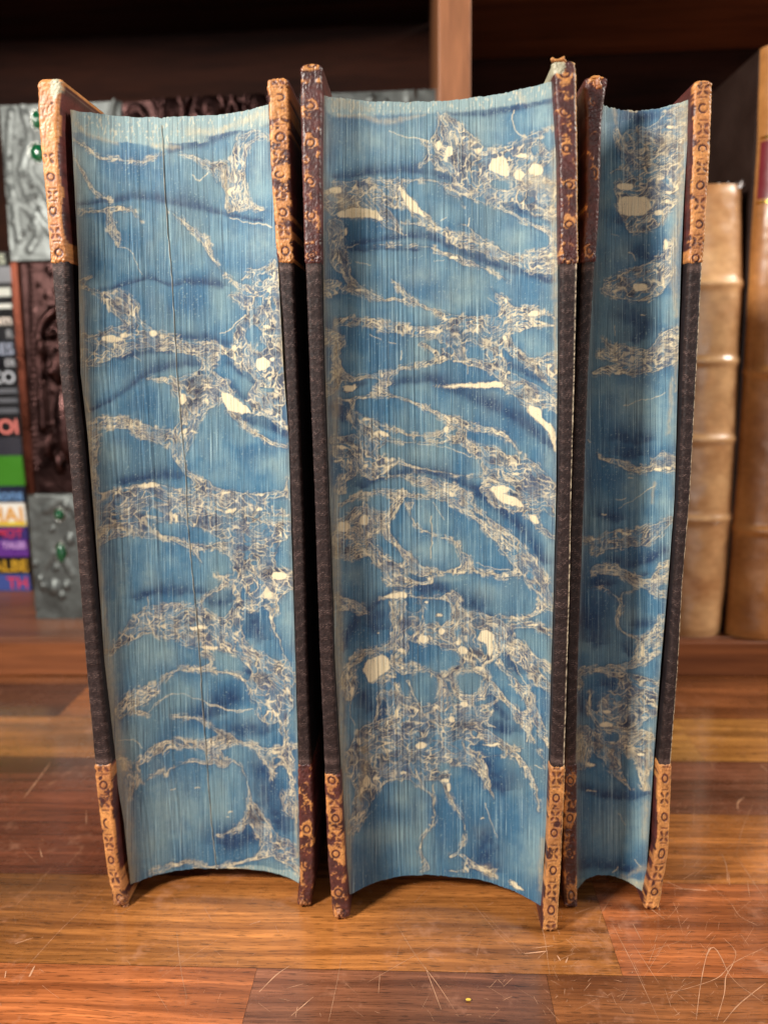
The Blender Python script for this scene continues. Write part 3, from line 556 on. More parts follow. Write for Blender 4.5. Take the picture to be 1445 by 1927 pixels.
def mat_wood(name, c1, c2, sc=(6, 60, 60), rough=.45):
    t = NT(name); co = t.coord(); n = t.noise(t.mapping(co, sc), 1.0, 6, .65, .4).outputs[0]; n2 = t.noise(t.mapping(co, tuple(s*4 for s in sc)), 1.0, 3, .6).outputs[0]
    c = t.mix(t.gray(n, .35, .65), c1, c2); c = t.mix(t.math('MULTIPLY', t.gray(n2, .5, .7), .4), c, tuple(x*.4 for x in c1[:3])+(1,))
    t.color(c); t.rough(rough); t.set(Specular_IOR_Level=.15 if rough > .7 else .4); t.bump(n2, .2, .0003); return t.m
# ------------------------------------------------------------------ table
LANE = 0.03835; D0 = 0.335-0.206        # a glue line at this Y, lanes repeat towards the viewer and away
M_TABLE = mat_table()
def table():
    y_lines = [D0+LANE*k for k in range(-16, 2)]
    base = {'a': srgb(176, 114, 60), 'y': srgb(196, 138, 72), 'r': srgb(118, 66, 44), 'd': srgb(132, 84, 60), 'm': srgb(148, 92, 54), 'p': srgb(112, 70, 52), 'o': srgb(160, 94, 54), 'w': srgb(206, 150, 80), 'k': srgb(88, 54, 40)}
    # lane index counted from D0 (lane 0 spans D0..D0+LANE): joints traced on the photograph as x pixels, colour right of each joint
    known = {1: [(-9, 'm')], 0: [(-9, 'k'), (142, 'm'), (1500, 'a')], -1: [(-9, 'a'), (620, 'm'), (1030, 'w'), (1297, 'y')], -2: [(-9, 'r'), (360, 'a'), (1180, 'p')],
             -3: [(-9, 'r'), (420, 'm'), (1120, 'a')], -4: [(-9, 'a'), (1140, 'o')], -5: [(-9, 'o'), (455, 'd'), (1051, 'm')]}
    V = []; F = []; C = []; S = []; rnd = random.Random(4)
    def quad(x0, x1, y0, y1, col):
        b = len(V); n = 1; V.extend([(x0, y0, 0), (x1, y0, 0), (x1, y1, 0), (x0, y1, 0)]); F.append((b, b+1, b+2, b+3))
        sh = (rnd.uniform(-9, 9), rnd.uniform(-9, 9), 0); k = rnd.uniform(.9, 1.1)
        for _ in range(4): C.append([c*k for c in col]); S.append(sh)
    for li in range(-16, 2):
        y0 = D0+LANE*li; y1 = y0+LANE-.00013; ym = (y0+y1)/2
        js = []
        if li in known:
            for px, c in known[li]:
                py = proj(np.array([0, ym, 0]))[1]; x = -.9 if px < 0 else None
                if x is None:
                    X = .0
                    for _ in range(4): py = proj(np.array([X, ym, 0.]))[1]; X = atz(px, py)[0]
                    x = X
                js.append((x, c))
        else:
            x = -.9
            while x < .9: js.append((x, rnd.choice('aymrodm'))); x += rnd.uniform(.12, .4)
        for i, (x, c) in enumerate(js):
            x1 = js[i+1][0]-.00009 if i+1 < len(js) else .9
            if x1 > x: quad(x, x1, y0, y1, base[c])
    top = mesh_obj('table_top', V, F, M_TABLE, smooth=False, colors=np.array(C), extra={'shift': S}); top['kind'] = 'structure'
    bm = bmesh.new(); box_bm(bm, -.91, .91, D0-16*LANE-.005, D0+2*LANE+.4, -.04, -.0006)
    sl = bm_obj('table_slab', bm, mat_plain('glue_lines', lin(52, 28, 18), .5), top)
    # scratches: (points in photo px) width mm
    SCR = [([333,1752, 340,1820, 352,1880], .22), ([430,1756, 345,1810, 300,1842], .12), ([545,1818, 520,1835, 488,1867], .5), ([590,1876, 548,1912], .35), ([644,1795, 632,1860, 618,1925], .18),
           ([745,1738, 782,1798, 825,1855, 862,1912], .22), ([832,1770, 760,1810, 690,1850], .16), ([1002,1705, 1022,1755, 1034,1835], .16), ([1150,1737, 1190,1815, 1240,1922], .22),
           ([1309,1920, 1318,1850, 1330,1795, 1342,1783, 1355,1800, 1372,1835, 1392,1856], .45), ([1360,1765, 1383,1790, 1378,1815, 1365,1838, 1362,1870, 1348,1920], .3), ([1245,1872, 1300,1858, 1350,1840, 1380,1812, 1445,1780], .26),
           ([1392,1856, 1440,1890], .3), ([1400,1500, 1388,1510, 1387,1522], .9), ([1356,1604, 1366,1630, 1368,1660], .4), ([1385,1612, 1410,1650, 1444,1700], .25), ([1418,1508, 1396,1560, 1385,1610], .2),
           ([1356,1604, 1305,1650], .14), ([97,1434, 70,1470, 45,1503], .7), ([108,1468, 92,1477], .5), ([163,1525, 163,1552], .35), ([200,1670, 120,1745, 60,1810, 35,1840], .16), ([160,1590, 125,1632], .14),
           ([100,1630, 65,1670, 32,1702], .16), ([66,1818, 56,1838], .8), ([12,1828, 10,1840], .7), ([63,1765, 30,1776], .3), ([75,1595, 80,1614], .35), ([1305,1492, 1305,1535, 1304,1560], .14),
           ([1322,1650, 1342,1652], .4), ([1370,1640, 1372,1665], .3), ([1255,1660, 1290,1675], .6), ([1270,1672, 1330,1676], .8), ([1210,1700, 1250,1730], .3), ([1190,1738, 1205,1768], .25), ([1105,1745, 1150,1785], .14),
           ([986,1795, 1030,1790], .5), ([1000,1785, 1040,1780], .35), ([1048,1798, 1054,1808], .5), ([1068,1802, 1064,1812], .5), ([880,1690, 940,1760, 985,1800], .12), ([905,1713, 990,1800], .1),
           ([470,1740, 490,1734], .4), ([540,1860, 570,1852], .2), ([715,1832, 712,1870], .2), ([1405,1655, 1410,1690], .2), ([1375,1700, 1392,1725, 1425,1742], .2), ([800,1820, 830,1900], .25), ([1180,1645, 1230,1700], .1),
           ([1430,1440, 1445,1452], .6), ([1080,1720, 1120,1705], .2), ([1440,1850, 1390,1890, 1360,1925], .4), ([1260,1760, 1210,1840], .1), ([560,1895, 556,1915], .25), ([1335,1430, 1342,1450], .3)]
    for _ in range(520):
        x = rnd.choice([rnd.uniform(0, 1445), rnd.gauss(1250, 140), rnd.gauss(1100, 130)]); y = rnd.uniform(1500, 1925) if x > 700 else rnd.uniform(1560, 1925); a = rnd.choice([rnd.uniform(0, 3.14), rnd.gauss(.7, .25), rnd.gauss(2.2, .3)]); L = rnd.expovariate(1/14.)+2
        SCR.append(([x, y, x+L*math.cos(a)*.5, y-L*math.sin(a)*.5+rnd.uniform(-1, 1), x+L*math.cos(a), y-L*math.sin(a)], rnd.uniform(.05, .16)))
    V = []; F = []
    for pts, wd in SCR:
        Q = catmull(np.array([list(atz(pts[i], pts[i+1])[:2])+[0] for i in range(0, len(pts), 2)]), .0015); n = len(Q); b = len(V)
        for i, q in enumerate(Q):
            e = Q[min(i+1, n-1)]-Q[max(i-1, 0)]; L = math.hypot(e[0], e[1])+1e-9; s = math.sin(math.pi*(i+.35)/(n+.1))**.5*rnd.uniform(.35, 1.0)*wd*.0005*.8
            V += [(q[0]-e[1]/L*s, q[1]+e[0]/L*s, .00006), (q[0]+e[1]/L*s, q[1]-e[0]/L*s, .00006)]
        F += [(b+2*i, b+2*i+1, b+2*i+3, b+2*i+2) for i in range(n-1)]
    s = mesh_obj('scratches', V, F, mat_plain('scratched_varnish', lin(206, 156, 122), .55, bscale=900), top, smooth=False); s['kind'] = 'stuff'
    # crumb
    bm = bmesh.new(); bmesh.ops.create_icosphere(bm, subdivisions=2, radius=.0005); p = atz(881, 1881, .0005)
    bmesh.ops.scale(bm, vec=(1.5, .8, .7), verts=bm.verts); bmesh.ops.translate(bm, vec=tuple(p), verts=bm.verts)
    c = bm_obj('paper_crumb', bm, mat_plain('yellow_crumb', lin(228, 190, 70), .7)); c['label'] = 'tiny yellow crumb lying on the dark block of the table top near the bottom'; c['category'] = 'crumb'
table()

# ------------------------------------------------------------------ the three marbled books
M_MARB = mat_marbled(); M_LEATHER = mat_tint('worn_tooled_leather', .48, .5, .5, 1400, .0002, vary=.4); M_CLOTH = mat_tint('grained_book_cloth', .62, .3, .6, 1800, .00018, vary=.45)
M_PAGES = mat_plain('cut_page_edges', lin(196, 180, 146), .8, bscale=900); M_PASTE = mat_plain('board_inside_paper', lin(84, 58, 62), .6)
TAN = srgb(168, 110, 66); TAN2 = srgb(200, 138, 78); DARK = srgb(66, 34, 32); DARK2 = srgb(92, 44, 40); BOARD = srgb(168, 164, 140)
def tooled(sy, t, wpx, wear, rub, seed, period=71., phase=0., tone=1.0):
    """colour of stamped leather. sy: photo px down the strip, t: 0..1 across it"""
    sy0 = sy; sy = sy+3.5*fbm(sy/40, sy*0, seed+21, 2)*2; t = t+.10*vnoise(sy/60, sy*0+3, seed+22)
    a = (sy-phase)/period; k = np.floor(a); a = (a-k-.5)*period; b = (t-.5)*max(wpx, 30)
    r = np.hypot(a, b); ring = smooth(2.5, 1.2, np.abs(r-6.9)); dot = smooth(3.2, 2., r)*.0
    f = np.where(a > 0, a-period/2, a+period/2); rf = np.hypot(f, b); th = np.arctan2(b, f)
    ray = .75+.25*np.cos(8*th); pet = ray*smooth(.0, .22, np.abs(np.sin(2*th))**1.0*15.5/np.maximum(rf, 1)-1)*smooth(1., 2.2, np.abs(b))*smooth(.6, 1.4, np.abs(f))
    bar = smooth(.9, .2, np.abs(np.abs(f)-15)-1.0)*smooth(9, 7.5, np.abs(b))*.8
    side = smooth(.40, .47, np.abs(t-.5))
    st = np.clip(ring+pet+bar*.8, 0, 1)
    n = fbm(sy/12, t*3, seed, 3); n2 = fbm(sy/26, t*1.5+9, seed+5, 2); nf = vnoise(sy/2.2, t*16, seed+9)
    gap = smooth(11, 16, r)*smooth(18, 14, r)
    worn = smooth(-.12, .12, wear*2-1+.75*n+.5*n2+.12*nf+.45*smooth(15, 9, r)*(wear < .75)-.25*side*(wear < .8))
    keep = smooth(.1, -.1, rub*2-1.25+.8*n2+.6*n)
    dk = DARK+(DARK2-DARK)*np.clip(.5+n[..., None], 0, 1); tn = TAN+(TAN2-TAN)*np.clip(.5+.9*n2[..., None], 0, 1)
    tn = tn*(1+.22*nf[..., None])*(1-.25*np.clip(-n, 0, 1)[..., None])
    amt = worn*(1-st*keep*.95)
    amt = amt*((t > -.01) & (t < 1.01))
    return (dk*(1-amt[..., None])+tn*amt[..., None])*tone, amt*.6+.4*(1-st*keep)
class Strip:
    """front edge of one board traced on the photo: rows of (y, left x, right x)"""
    def __init__(s, rows, ybot, xbot):
        r = np.array(rows, float); s.y, s.L, s.R = r[:, 0], r[:, 1], r[:, 2]
        s.Y = atz(xbot, ybot)[1]; s.y0 = s.y[0]; s.y1 = ybot
    def xs(s, y): return np.interp(y, s.y, s.L), np.interp(y, s.y, s.R)
    def at_z(s, z):
        """X of the left and right side of the board at height z"""
        x = (s.L.mean()+s.R.mean())/2; y = 900.
        for _ in range(5):
            X = at(x, y, s.Y)[0]; x, y = proj(np.array([X, s.Y, z])); l, r = s.xs(y); x = (l+r)/2
        return at(l, y, s.Y)[0], at(r, y, s.Y)[0], y
DEPTH = .150
def slab(name, strip, z0, z1, dz, nf, depth, mat, parent, off, colf, rnd_amp, seed, cap_r=.0011, outer=0, y_in=0., dn=0.):
    """a board or its leather corner: rounded cross-section swept up the strip; front face dense"""
    nz = max(8, int((z1-z0)/dz)+1); Z = np.linspace(z0, z1, nz); tf = np.linspace(0, 1, nf)
    cols = None; rows = []; C = []; rr = .0011
    yb = np.array([.002, .005, .012, .03, depth]) if depth > .04 else np.linspace(.0022, depth, 7)
    for z in Z:
        xl, xr, py = strip.at_z(z); w = xr-xl
        pinch = 1-.35*max(0, 1-(z1-z)/cap_r)**2-.35*max(0, 1-(z-z0)/cap_r)**2
        xm = (xl+xr)/2; xl = xm-(w/2+off)*pinch; xr = xm+(w/2+off)*pinch; w = xr-xl
        dyc = (.0010*max(0, 1-(z1-z)/cap_r)**2+.0008*max(0, 1-(z-z0)/cap_r)**2)
        edge = np.minimum(tf, 1-tf)*w; yy = np.where(edge < rr, rr-np.sqrt(np.maximum(rr*rr-(rr-edge)**2, 0)), 0)*.85
        P = [(xl+w*t, strip.Y-off+y_+dyc, z) for t, y_ in zip(tf, yy)]
        P += [(xr, strip.Y+d, z) for d in yb]+[(xl, strip.Y+d, z) for d in yb[::-1]]
        rows.append(P); tt = list(tf)+[1.02]*len(yb)+[-.02]*len(yb); C.append([(py, t, (xr-xl)) for t in tt])
    P = np.array(rows); Q = np.array(C); nc = P.shape[1]
    col, h = colf(Q[..., 0], Q[..., 1])
    fz = vnoise(Q[..., 0]/3.1, Q[..., 1]*14, seed+41)*rnd_amp+fbm(Q[..., 0]/11, Q[..., 1]*3, seed+43)*rnd_amp*1.3
    ends = np.exp(-((Z-z0)/.004)**2)+np.exp(-((z1-Z)/.003)**2)
    fz = fz*(1+2.0*ends[:, None])
    front = np.zeros(nc); front[:nf] = 1
    P[..., 1] -= fz*front+(h-.5)*dn*front
    P[..., 0] += fz*(.9*(np.array([-1 if i < nf*.25 else (1 if i > nf*.75 else 0) for i in range(nc)])))*front
    verts = P.reshape(-1, 3); faces = grid_faces(nz, nc, closed=True)
    faces.append(tuple(range(nc))[::-1]); faces.append(tuple(range((nz-1)*nc, nz*nc)))
    return mesh_obj(name, verts, faces, mat, parent, colors=col.reshape(-1, 3))
def cloth_col(seed, worn_side, amount):
    def f(py, t):
        x = t*34
        ph = (py+1.5*np.abs(((x/3.2) % 2)-1)*3.2)/3.6
        wv = .5+.5*np.sin(2*math.pi*ph); band = smooth(-.3, .9, np.sin(2*math.pi*(py+16*fbm(py/70, x/30, seed))/23.)+.9*fbm(py/40, x/30, seed+8))
        n = fbm(py/6, x/6, seed+3); nf = vnoise(py/1.4, x/1.4, seed+4)
        base = srgb(32, 21, 21); hi = srgb(118, 96, 90)  # hi paints glints of the grain into the cloth, also pale fray
        k = np.clip((wv**4)*(.10+.75*band*np.clip(.6+.8*nf, 0, 1))+.08*n+.14*nf+.35*(np.exp(-np.abs(py-504)/5.)+np.exp(-np.abs(py-1432)/5.)), 0, 1)[..., None]
        c = base*(1-k)+hi*k
        c = np.where(((t < -.005) | (t > 1.005))[..., None], srgb(30, 22, 24), c)
        e = np.exp(-((t-worn_side*.955)*34/1.7)**2)*1.15*np.clip(.65+.7*vnoise(py/3, x*0, seed+6)+.4*n, 0, 1)*amount
        e = np.clip(e, 0, 1); c = c*(1-e[..., None])+srgb(232, 214, 182)*e[..., None]
        return c, .5+.35*wv*band
    return f
def leather_col(wear, rub, seed, phase, patch=None, rimside=None, tone=1.0):
    def f(py, t):
        ru = rub(py) if callable(rub) else np.full(py.shape, rub); we = wear(py) if callable(wear) else np.full(py.shape, wear)
        c, h = tooled(py, t, 34, we, ru, seed, phase=phase, tone=tone)
        if patch:
            for (y, tt, a, b) in patch:
                e = smooth(1.1, .8, np.sqrt(((py-y)/a)**2+((t-tt)/b)**2)+.25*vnoise(py/3, t*8, seed+70))[..., None]; c = c*(1-e)+BOARD*e
        if rimside is not None:
            e = (np.exp(-((t-rimside)*34/2.2)**2)*.85)[..., None]; c = c*(1-e)+srgb(232, 178, 112)*e
        return c, h
    return f
def flap(name, px, py, Y, parent, w=.0026, h=.002, seed=0, lean=1):
    """a torn curl of leather standing off a corner"""
    P = []; C = []; p = at(px, py, Y)
    for i in range(9):
        a = i/8*2.7
        for j in range(7):
            u = j/6-.5; rag = .3*math.sin(j*.8+seed)
            P.append((p[0]+u*w*(1-.25*i/8)+lean*.0006*math.sin(a), p[1]+.0004-math.sin(a)*.0011-u*u*.001, p[2]+(1-math.cos(a))*h*.5*(1+rag))); C.append(TAN2*(.75+.3*random.Random(i*7+j).random()))
    o = mesh_obj(name, P, grid_faces(9, 7), M_LEATHER, parent, colors=np.array(C)); s = o.modifiers.new('thick', 'SOLIDIFY'); s.thickness = .0004; return o

def marbled_book(idx, label, sL, sR, blk, corner, wearL, wearR, seams=None, npx=.72):
    yl, yr = sL.Y, sR.Y
    root = empty('marbled_book', (float((sL.at_z(.1)[0]+sR.at_z(.1)[1])/2), float((yl+yr)/2), 0), label, 'book', 'books with blue marbled edges standing upright')
    kids = []; SQ = .0036
    for si, (S, wr) in enumerate(((sL, wearL), (sR, wearR))):
        ztop = float(at((S.L[0]+S.R[0])/2, S.y0, S.Y)[2])
        zA = float(at(np.mean(S.xs(corner[0])), corner[0]+wr.get('dy0', 0), S.Y)[2]); zB = float(at(np.mean(S.xs(corner[1])), corner[1]+wr.get('dy1', 0), S.Y)[2])
        worn = 1.0 if si == 1 else 0.0
        bd = slab('cover_board', S, .0006, ztop-.0006, .00022, 16, DEPTH, M_CLOTH, None, 0.0, cloth_col(idx*40+si, worn, wr.get('line', .2)), .00004, idx*7+si, dn=.00012)
        top = slab('leather_corner', S, zA, ztop, .00022, 30, .026, M_LEATHER, bd, .00022, leather_col(wr['wt'], wr.get('rt', .1), idx*90+si*11, wr.get('pt', 0), wr.get('patch_top'), wr.get('rim'), wr.get('tt', 1.)), .00006, idx*17+si, dn=.00018)
        bot = slab('leather_corner', S, .0001, zB, .00022, 30, .026, M_LEATHER, bd, .00022, leather_col(wr['wb'], wr.get('rb', .1), idx*70+si*13, wr.get('pb', 0), wr.get('patch_bot'), wr.get('rim'), wr.get('tb', 1.)), .00006, idx*19+si, dn=.00018)
        for fl in wr.get('flaps', []): flap('leather_flap', fl[0], fl[1], S.Y+.0004, bd, seed=fl[0], w=fl[2], h=fl[3], lean=fl[4])
        if 'tip' in wr:
            for tx, ty, tr in wr['tip']:
                bm = bmesh.new(); bmesh.ops.create_icosphere(bm, subdivisions=4, radius=tr); q = at(tx, ty, S.Y+.0009)
                co = np.array([v.co[:] for v in bm.verts]); d = vnoise(co[:, 0]/tr*3+tx, co[:, 1]/tr*3+co[:, 2]/tr*2, int(tx))*.3+vnoise(co[:, 0]/tr*8, co[:, 2]/tr*8+co[:, 1]/tr*5, int(ty))*.16
                for v, k in zip(bm.verts, d): v.co = v.co*(1+k); v.co.x *= .9; v.co += Vector(q)
                zmin = min(v.co.z for v in bm.verts)
                if zmin < .0001:
                    for v in bm.verts: v.co.z = max(v.co.z, .0001)
                n = len(bm.verts); o = bm_obj('frayed_tip', bm, M_LEATHER, bd, True); a = o.data.color_attributes.new('tint', 'FLOAT_COLOR', 'POINT')
                cc = np.ones((n, 4), np.float32); mixk = np.clip(.6+d[:, None]*2.5, 0, 1); cc[:, :3] = DARK2*(1-mixk)+TAN*mixk; a.data.foreach_set('color', cc.ravel())
        kids.append(bd)
    # --- text block
    Lp = np.array(blk['L'], float); Rp = np.array(blk['R'], float); YL, YR = yl+SQ, yr+SQ
    zt = float(at(*blk['top'][0], YL)[2]*.5+at(*blk['top'][2], YR)[2]*.5); zb = float(at(*blk['bot'][0], YL)[2]*.5+at(*blk['bot'][2], YR)[2]*.5)
    cz = [float(atz(*blk['top'][1], zt)[1])-(YL+YR)/2, float(atz(*blk['bot'][1], zb)[1])-(YL+YR)/2]
    print('block', idx, 'zt', zt, 'zb', zb, 'depths', cz, 'Y', yl, yr)
    ctop, cbot = blk.get('c', cz)
    Nz = int(1480*npx); Z = np.linspace(zb, zt, Nz); XL = []; XR = []
    for z in Z:
        xl, yl_ = 0., 0.; X = sL.at_z(z)[1]
        for _ in range(3): a, b = proj(np.array([X, YL, z])); X = at(np.interp(b, Lp[:, 0], Lp[:, 1]), b, YL)[0]
        XL.append(max(X, sL.at_z(z)[1]+.0001)); X2 = sR.at_z(z)[0]
        for _ in range(3): a, b = proj(np.array([X2, YR, z])); X2 = at(np.interp(b, Rp[:, 0], Rp[:, 1]), b, YR)[0]
        XR.append(min(X2, sR.at_z(z)[0]-.0001))
    XL = np.array(XL); XR = np.array(XR); Nu = int(float(np.mean(XR-XL))/.2*1400*npx*1.0); U = np.linspace(0, 1, Nu)
    k = ((Z-zb)/(zt-zb))[:, None]; cc = cbot*(1-k)+ctop*k; u = U[None, :]
    prof = 1-np.abs(2*u-1)**2.4
    rs = np.random.RandomState(idx+5); leafj = np.repeat(rs.randn(Nu//3+1), 3)[:Nu]*.00010+np.repeat(rs.randn(Nu//40+2), 40)[:Nu]*.00018
    P = np.zeros((Nz, Nu, 3)); P[..., 0] = XL[:, None]*(1-u)+XR[:, None]*u
    P[..., 1] = YL*(1-u)+YR*u+cc*prof+leafj[None, :]*.35+.0004*np.sin(Z*60+idx)[:, None]*np.sin(u*9)
    P[..., 2] = Z[:, None]+(np.repeat(rs.randn(Nu//3+1), 3)[:Nu]*.00005+vnoise(U*30, U*0, idx+9)*.00015)[None, :]*(np.clip(1-np.minimum(k, 1-k)*25, 0, 1))
    PX, PY = proj(P)
    Lf = lambda y: np.interp(y, Lp[:, 0], Lp[:, 1]); Rf = lambda y: np.interp(y, Rp[:, 0], Rp[:, 1])
    C, xs, ys = marble(int(PX.min())-2, int(PX.max())+3, int(PY.min())-2, int(PY.max())+3, SHEETS[idx], idx*100, Lf, Rf)
    fx = PX-xs[0]; fy = PY-ys[0]; i = np.clip(fx.astype(int), 0, len(xs)-2); j = np.clip(fy.astype(int), 0, len(ys)-2); fx = (fx-i)[..., None]; fy = (fy-j)[..., None]
    col = (C[j, i]*(1-fx)+C[j, i+1]*fx)*(1-fy)+(C[j+1, i]*(1-fx)+C[j+1, i+1]*fx)*fy
    # handling dirt at the two outer leaves and along head and tail
    gx = u*(XR-XL)[:, None]/.00015
    dirt = np.exp(-gx/9.)*.75+np.exp(-((XR-XL)[:, None]/.00015-gx)/6.)*.35; dirt = np.clip(dirt+.12*fbm(PX/20, PY/40, idx+3), 0, .8)[..., None]
    col = col*(1-dirt)+srgb(122, 108, 84)*dirt
    tb = bpy.data.objects.new('text_block', None)
    g = grid_obj('text_block', P, M_MARB, None, colors=col, extra={'leaf': np.stack([PX, PY, np.zeros_like(PX)], -1)})
    # body of the block behind the fore-edge
    m = 40; V = []; zs = np.linspace(0, Nz-1, 40).astype(int)
    uu = np.linspace(0, Nu-1, m).astype(int)
    for zi in zs:
        V += [(P[zi, q, 0], P[zi, q, 1]+.0012, P[zi, q, 2]) for q in uu]; V += [(XR[zi]-.0001, YR+DEPTH-.02, Z[zi]), (XL[zi]+.0001, YL+DEPTH-.02, Z[zi])]
    n = m+2; nz_ = len(zs); F = [tuple(range(n)), tuple(range(nz_*n-1, (nz_-1)*n-1, -1))]+[(k_*n+q, k_*n+q+n, k_*n+(q+1) % n+n, k_*n+(q+1) % n) for k_ in range(nz_-1) for q in range(m-1, n)]
    mesh_obj('page_body', V, F, M_PAGES, g, smooth=False)
    if seams:
        for pts in seams:
            Q = catmull(np.array([[a, b, 0] for a, b in pts], float), 6.); V = []; 
            for q in Q:
                # nearest grid column at this height
                jj = int(np.argmin(np.abs(PY[:, Nu//2]-q[1]))); ii = int(np.argmin(np.abs(PX[jj]-q[0]))); p = P[jj, ii]
                w = .00010*(.7+.5*abs(math.sin(q[1]*.05)))
                V += [(p[0]-w*1.6, p[1]-.00001, p[2]), (p[0]-w*.3, p[1]-.00034, p[2]), (p[0]+w, p[1]-.00002, p[2])]
            n = len(Q); cl = np.tile(np.array([srgb(104, 120, 126), srgb(196, 196, 178), srgb(170, 178, 170)]), (n, 1)).reshape(-1, 3)
            mesh_obj('loose_leaf_edge', V, grid_faces(n, 3, flip=True), M_LEATHER, g, colors=cl)
    kids.append(g)
    # --- spine, behind
    a, b = sL.at_z(.12), sR.at_z(.12); V = []; ns = 14
    zt2 = float(at((sL.L[0]+sL.R[0])/2, sL.y0, sL.Y)[2])-.001
    for z in (.0004, zt2):
        l = sL.at_z(z)[0]; r = sR.at_z(z)[1]
        for q in range(ns):
            v = q/(ns-1); V.append((l+(r-l)*v, (yl+yr)/2+DEPTH+.0005+.006*math.sin(math.pi*v), z))
        for q in range(ns-1, -1, -1):
            v = q/(ns-1); V.append((l+(r-l)*v, (yl+yr)/2+DEPTH+.0005+.006*math.sin(math.pi*v)+.002, z))
    n = 2*ns; F = [tuple(range(n))[::-1], tuple(range(n, 2*n))]+[(q, (q+1) % n, (q+1) % n+n, q+n) for q in range(n)]
    kids.append(mesh_obj('spine', V, F, mat_plain('spine_leather_%d' % idx, lin(80, 42, 38), .5), None, smooth=False))
    adopt(root, *kids); return root

s1L = Strip([(147,72,118),(197,73,111),(242,75,109),(353,86,114),(465,95,124),(498,96,126),(600,104,130),(700,111,134),(815,124,148),(1030,144,167),(1244,160,186),(1432,177,208),(1543,190,215),(1640,203,224),(1712,216,242)], 1706, 231)
s1R = Strip([(145,503,542),(200,506,544),(315,511,547),(495,523,552),(600,532,556),(815,543,565),(1030,551,573),(1244,556,578),(1430,561,585),(1543,563,591),(1650,565,591),(1708,559,583)], 1706, 571)
s2L = Strip([(118,567,605),(200,567,605),(295,569,603),(500,575,604),(700,582,608),(915,591,616),(1130,598,624),(1250,602,627),(1455,611,639),(1630,619,649),(1735,629,658)], 1730, 643)
s2R = Strip([(112,1040,1080),(150,1044,1083),(295,1053,1085),(500,1055,1086),(700,1054,1082),(915,1053,1076),(1130,1046,1072),(1250,1042,1068),(1455,1036,1062),(1630,1030,1054),(1757,1019,1046)], 1754, 1033)
s3L = Strip([(143,1100,1143),(216,1104,1131),(372,1104,1127),(500,1096,1119),(700,1084,1107),(1000,1072,1097),(1250,1066,1088),(1460,1062,1084),(1600,1061,1084),(1712,1062,1085)], 1709, 1074)
s3R = Strip([(150,1306,1339),(310,1302,1333),(497,1296,1322),(600,1291,1317),(937,1278,1299),(1100,1268,1285),(1250,1258,1277),(1433,1241,1263),(1600,1234,1256),(1714,1211,1238)], 1712, 1224)

marbled_book(1, 'leftmost marbled-edge book, a grey seam line running down its blue page edges', s1L, s1R,
    dict(L=[(190,131),(220,134),(497,148),(700,152),(815,165),(1030,182),(1244,197),(1432,214),(1543,233),(1665,246)],
         R=[(190,507),(315,512),(495,523),(700,534),(815,543),(1030,549),(1244,556),(1430,561),(1660,566)],
         top=((133,198),(335,236),(507,203)), bot=((246,1665),(409,1645),(567,1663)), c=(.0085, .0080)), (498, 1436),
    dict(wt=lambda y: np.where(y < 500, .93, .9), rt=lambda y: np.where(y < 290, .95, .45), pt=12, patch_top=[(165,.75,22,.22)], wb=.66, rb=.3, pb=20, line=.15, tip=[(232,1690,.0021),(238,1703,.0013)], tt=1.0),
    dict(wt=.58, rt=.34, pt=8, wb=.40, rb=.28, pb=30, line=.0, tip=[(572,1690,.0020)], tt=.95),
    seams=[[(304,233),(307,273),(311,354),(316,429),(324,523),(330,638),(335,716),(343,818),(350,887),(352,960),(359,1043),(368,1139),(375,1220),(380,1300),(388,1409),(397,1533),(409,1646)]])
marbled_book(2, 'middle and thickest marbled-edge book, standing nearest to the viewer', s2L, s2R,
    dict(L=[(150,606),(300,604),(500,604),(700,606),(915,615),(1130,623),(1250,627),(1455,641),(1700,657)],
         R=[(160,1045),(295,1050),(500,1053),(700,1048),(915,1046),(1130,1041),(1200,1040),(1455,1033),(1630,1022),(1702,1020)],
         top=((611,170),(840,181),(1045,162)), bot=((656,1687),(830,1650),(1020,1702)), c=(.0090, .0115)), (500, 1440),
    dict(wt=.38, rt=.28, pt=18, wb=.52, rb=.15, pb=12, line=.0, dy1=14, tip=[(640,1715,.0019)], tt=.85),
    dict(wt=.34, rt=.05, pt=30, patch_top=[(126,.2,14,.35)], wb=.66, rb=.1, pb=40, line=1.0, rim=1.0, flaps=[(1052,118,.0036,.0011,-1)], tt=.9))
marbled_book(3, 'rightmost and thinnest marbled-edge book, half shaded by the middle book', s3L, s3R,
    dict(L=[(180,1128),(372,1116),(500,1106),(700,1096),(1000,1088),(1250,1083),(1455,1083),(1670,1085)],
         R=[(189,1297),(372,1286),(497,1281),(600,1278),(937,1268),(1100,1256),(1250,1243),(1433,1229),(1600,1218),(1683,1214)],
         top=((1135,194),(1195,201),(1297,189)), bot=((1086,1671),(1150,1659),(1214,1683)), c=(.0065, .0075)), (497, 1436),
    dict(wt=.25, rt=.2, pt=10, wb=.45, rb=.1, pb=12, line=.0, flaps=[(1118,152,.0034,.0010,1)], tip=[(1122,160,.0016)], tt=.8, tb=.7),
    dict(wt=.72, rt=.40, pt=28, wb=.70, rb=.30, pb=8, line=1.0, rim=1.0))
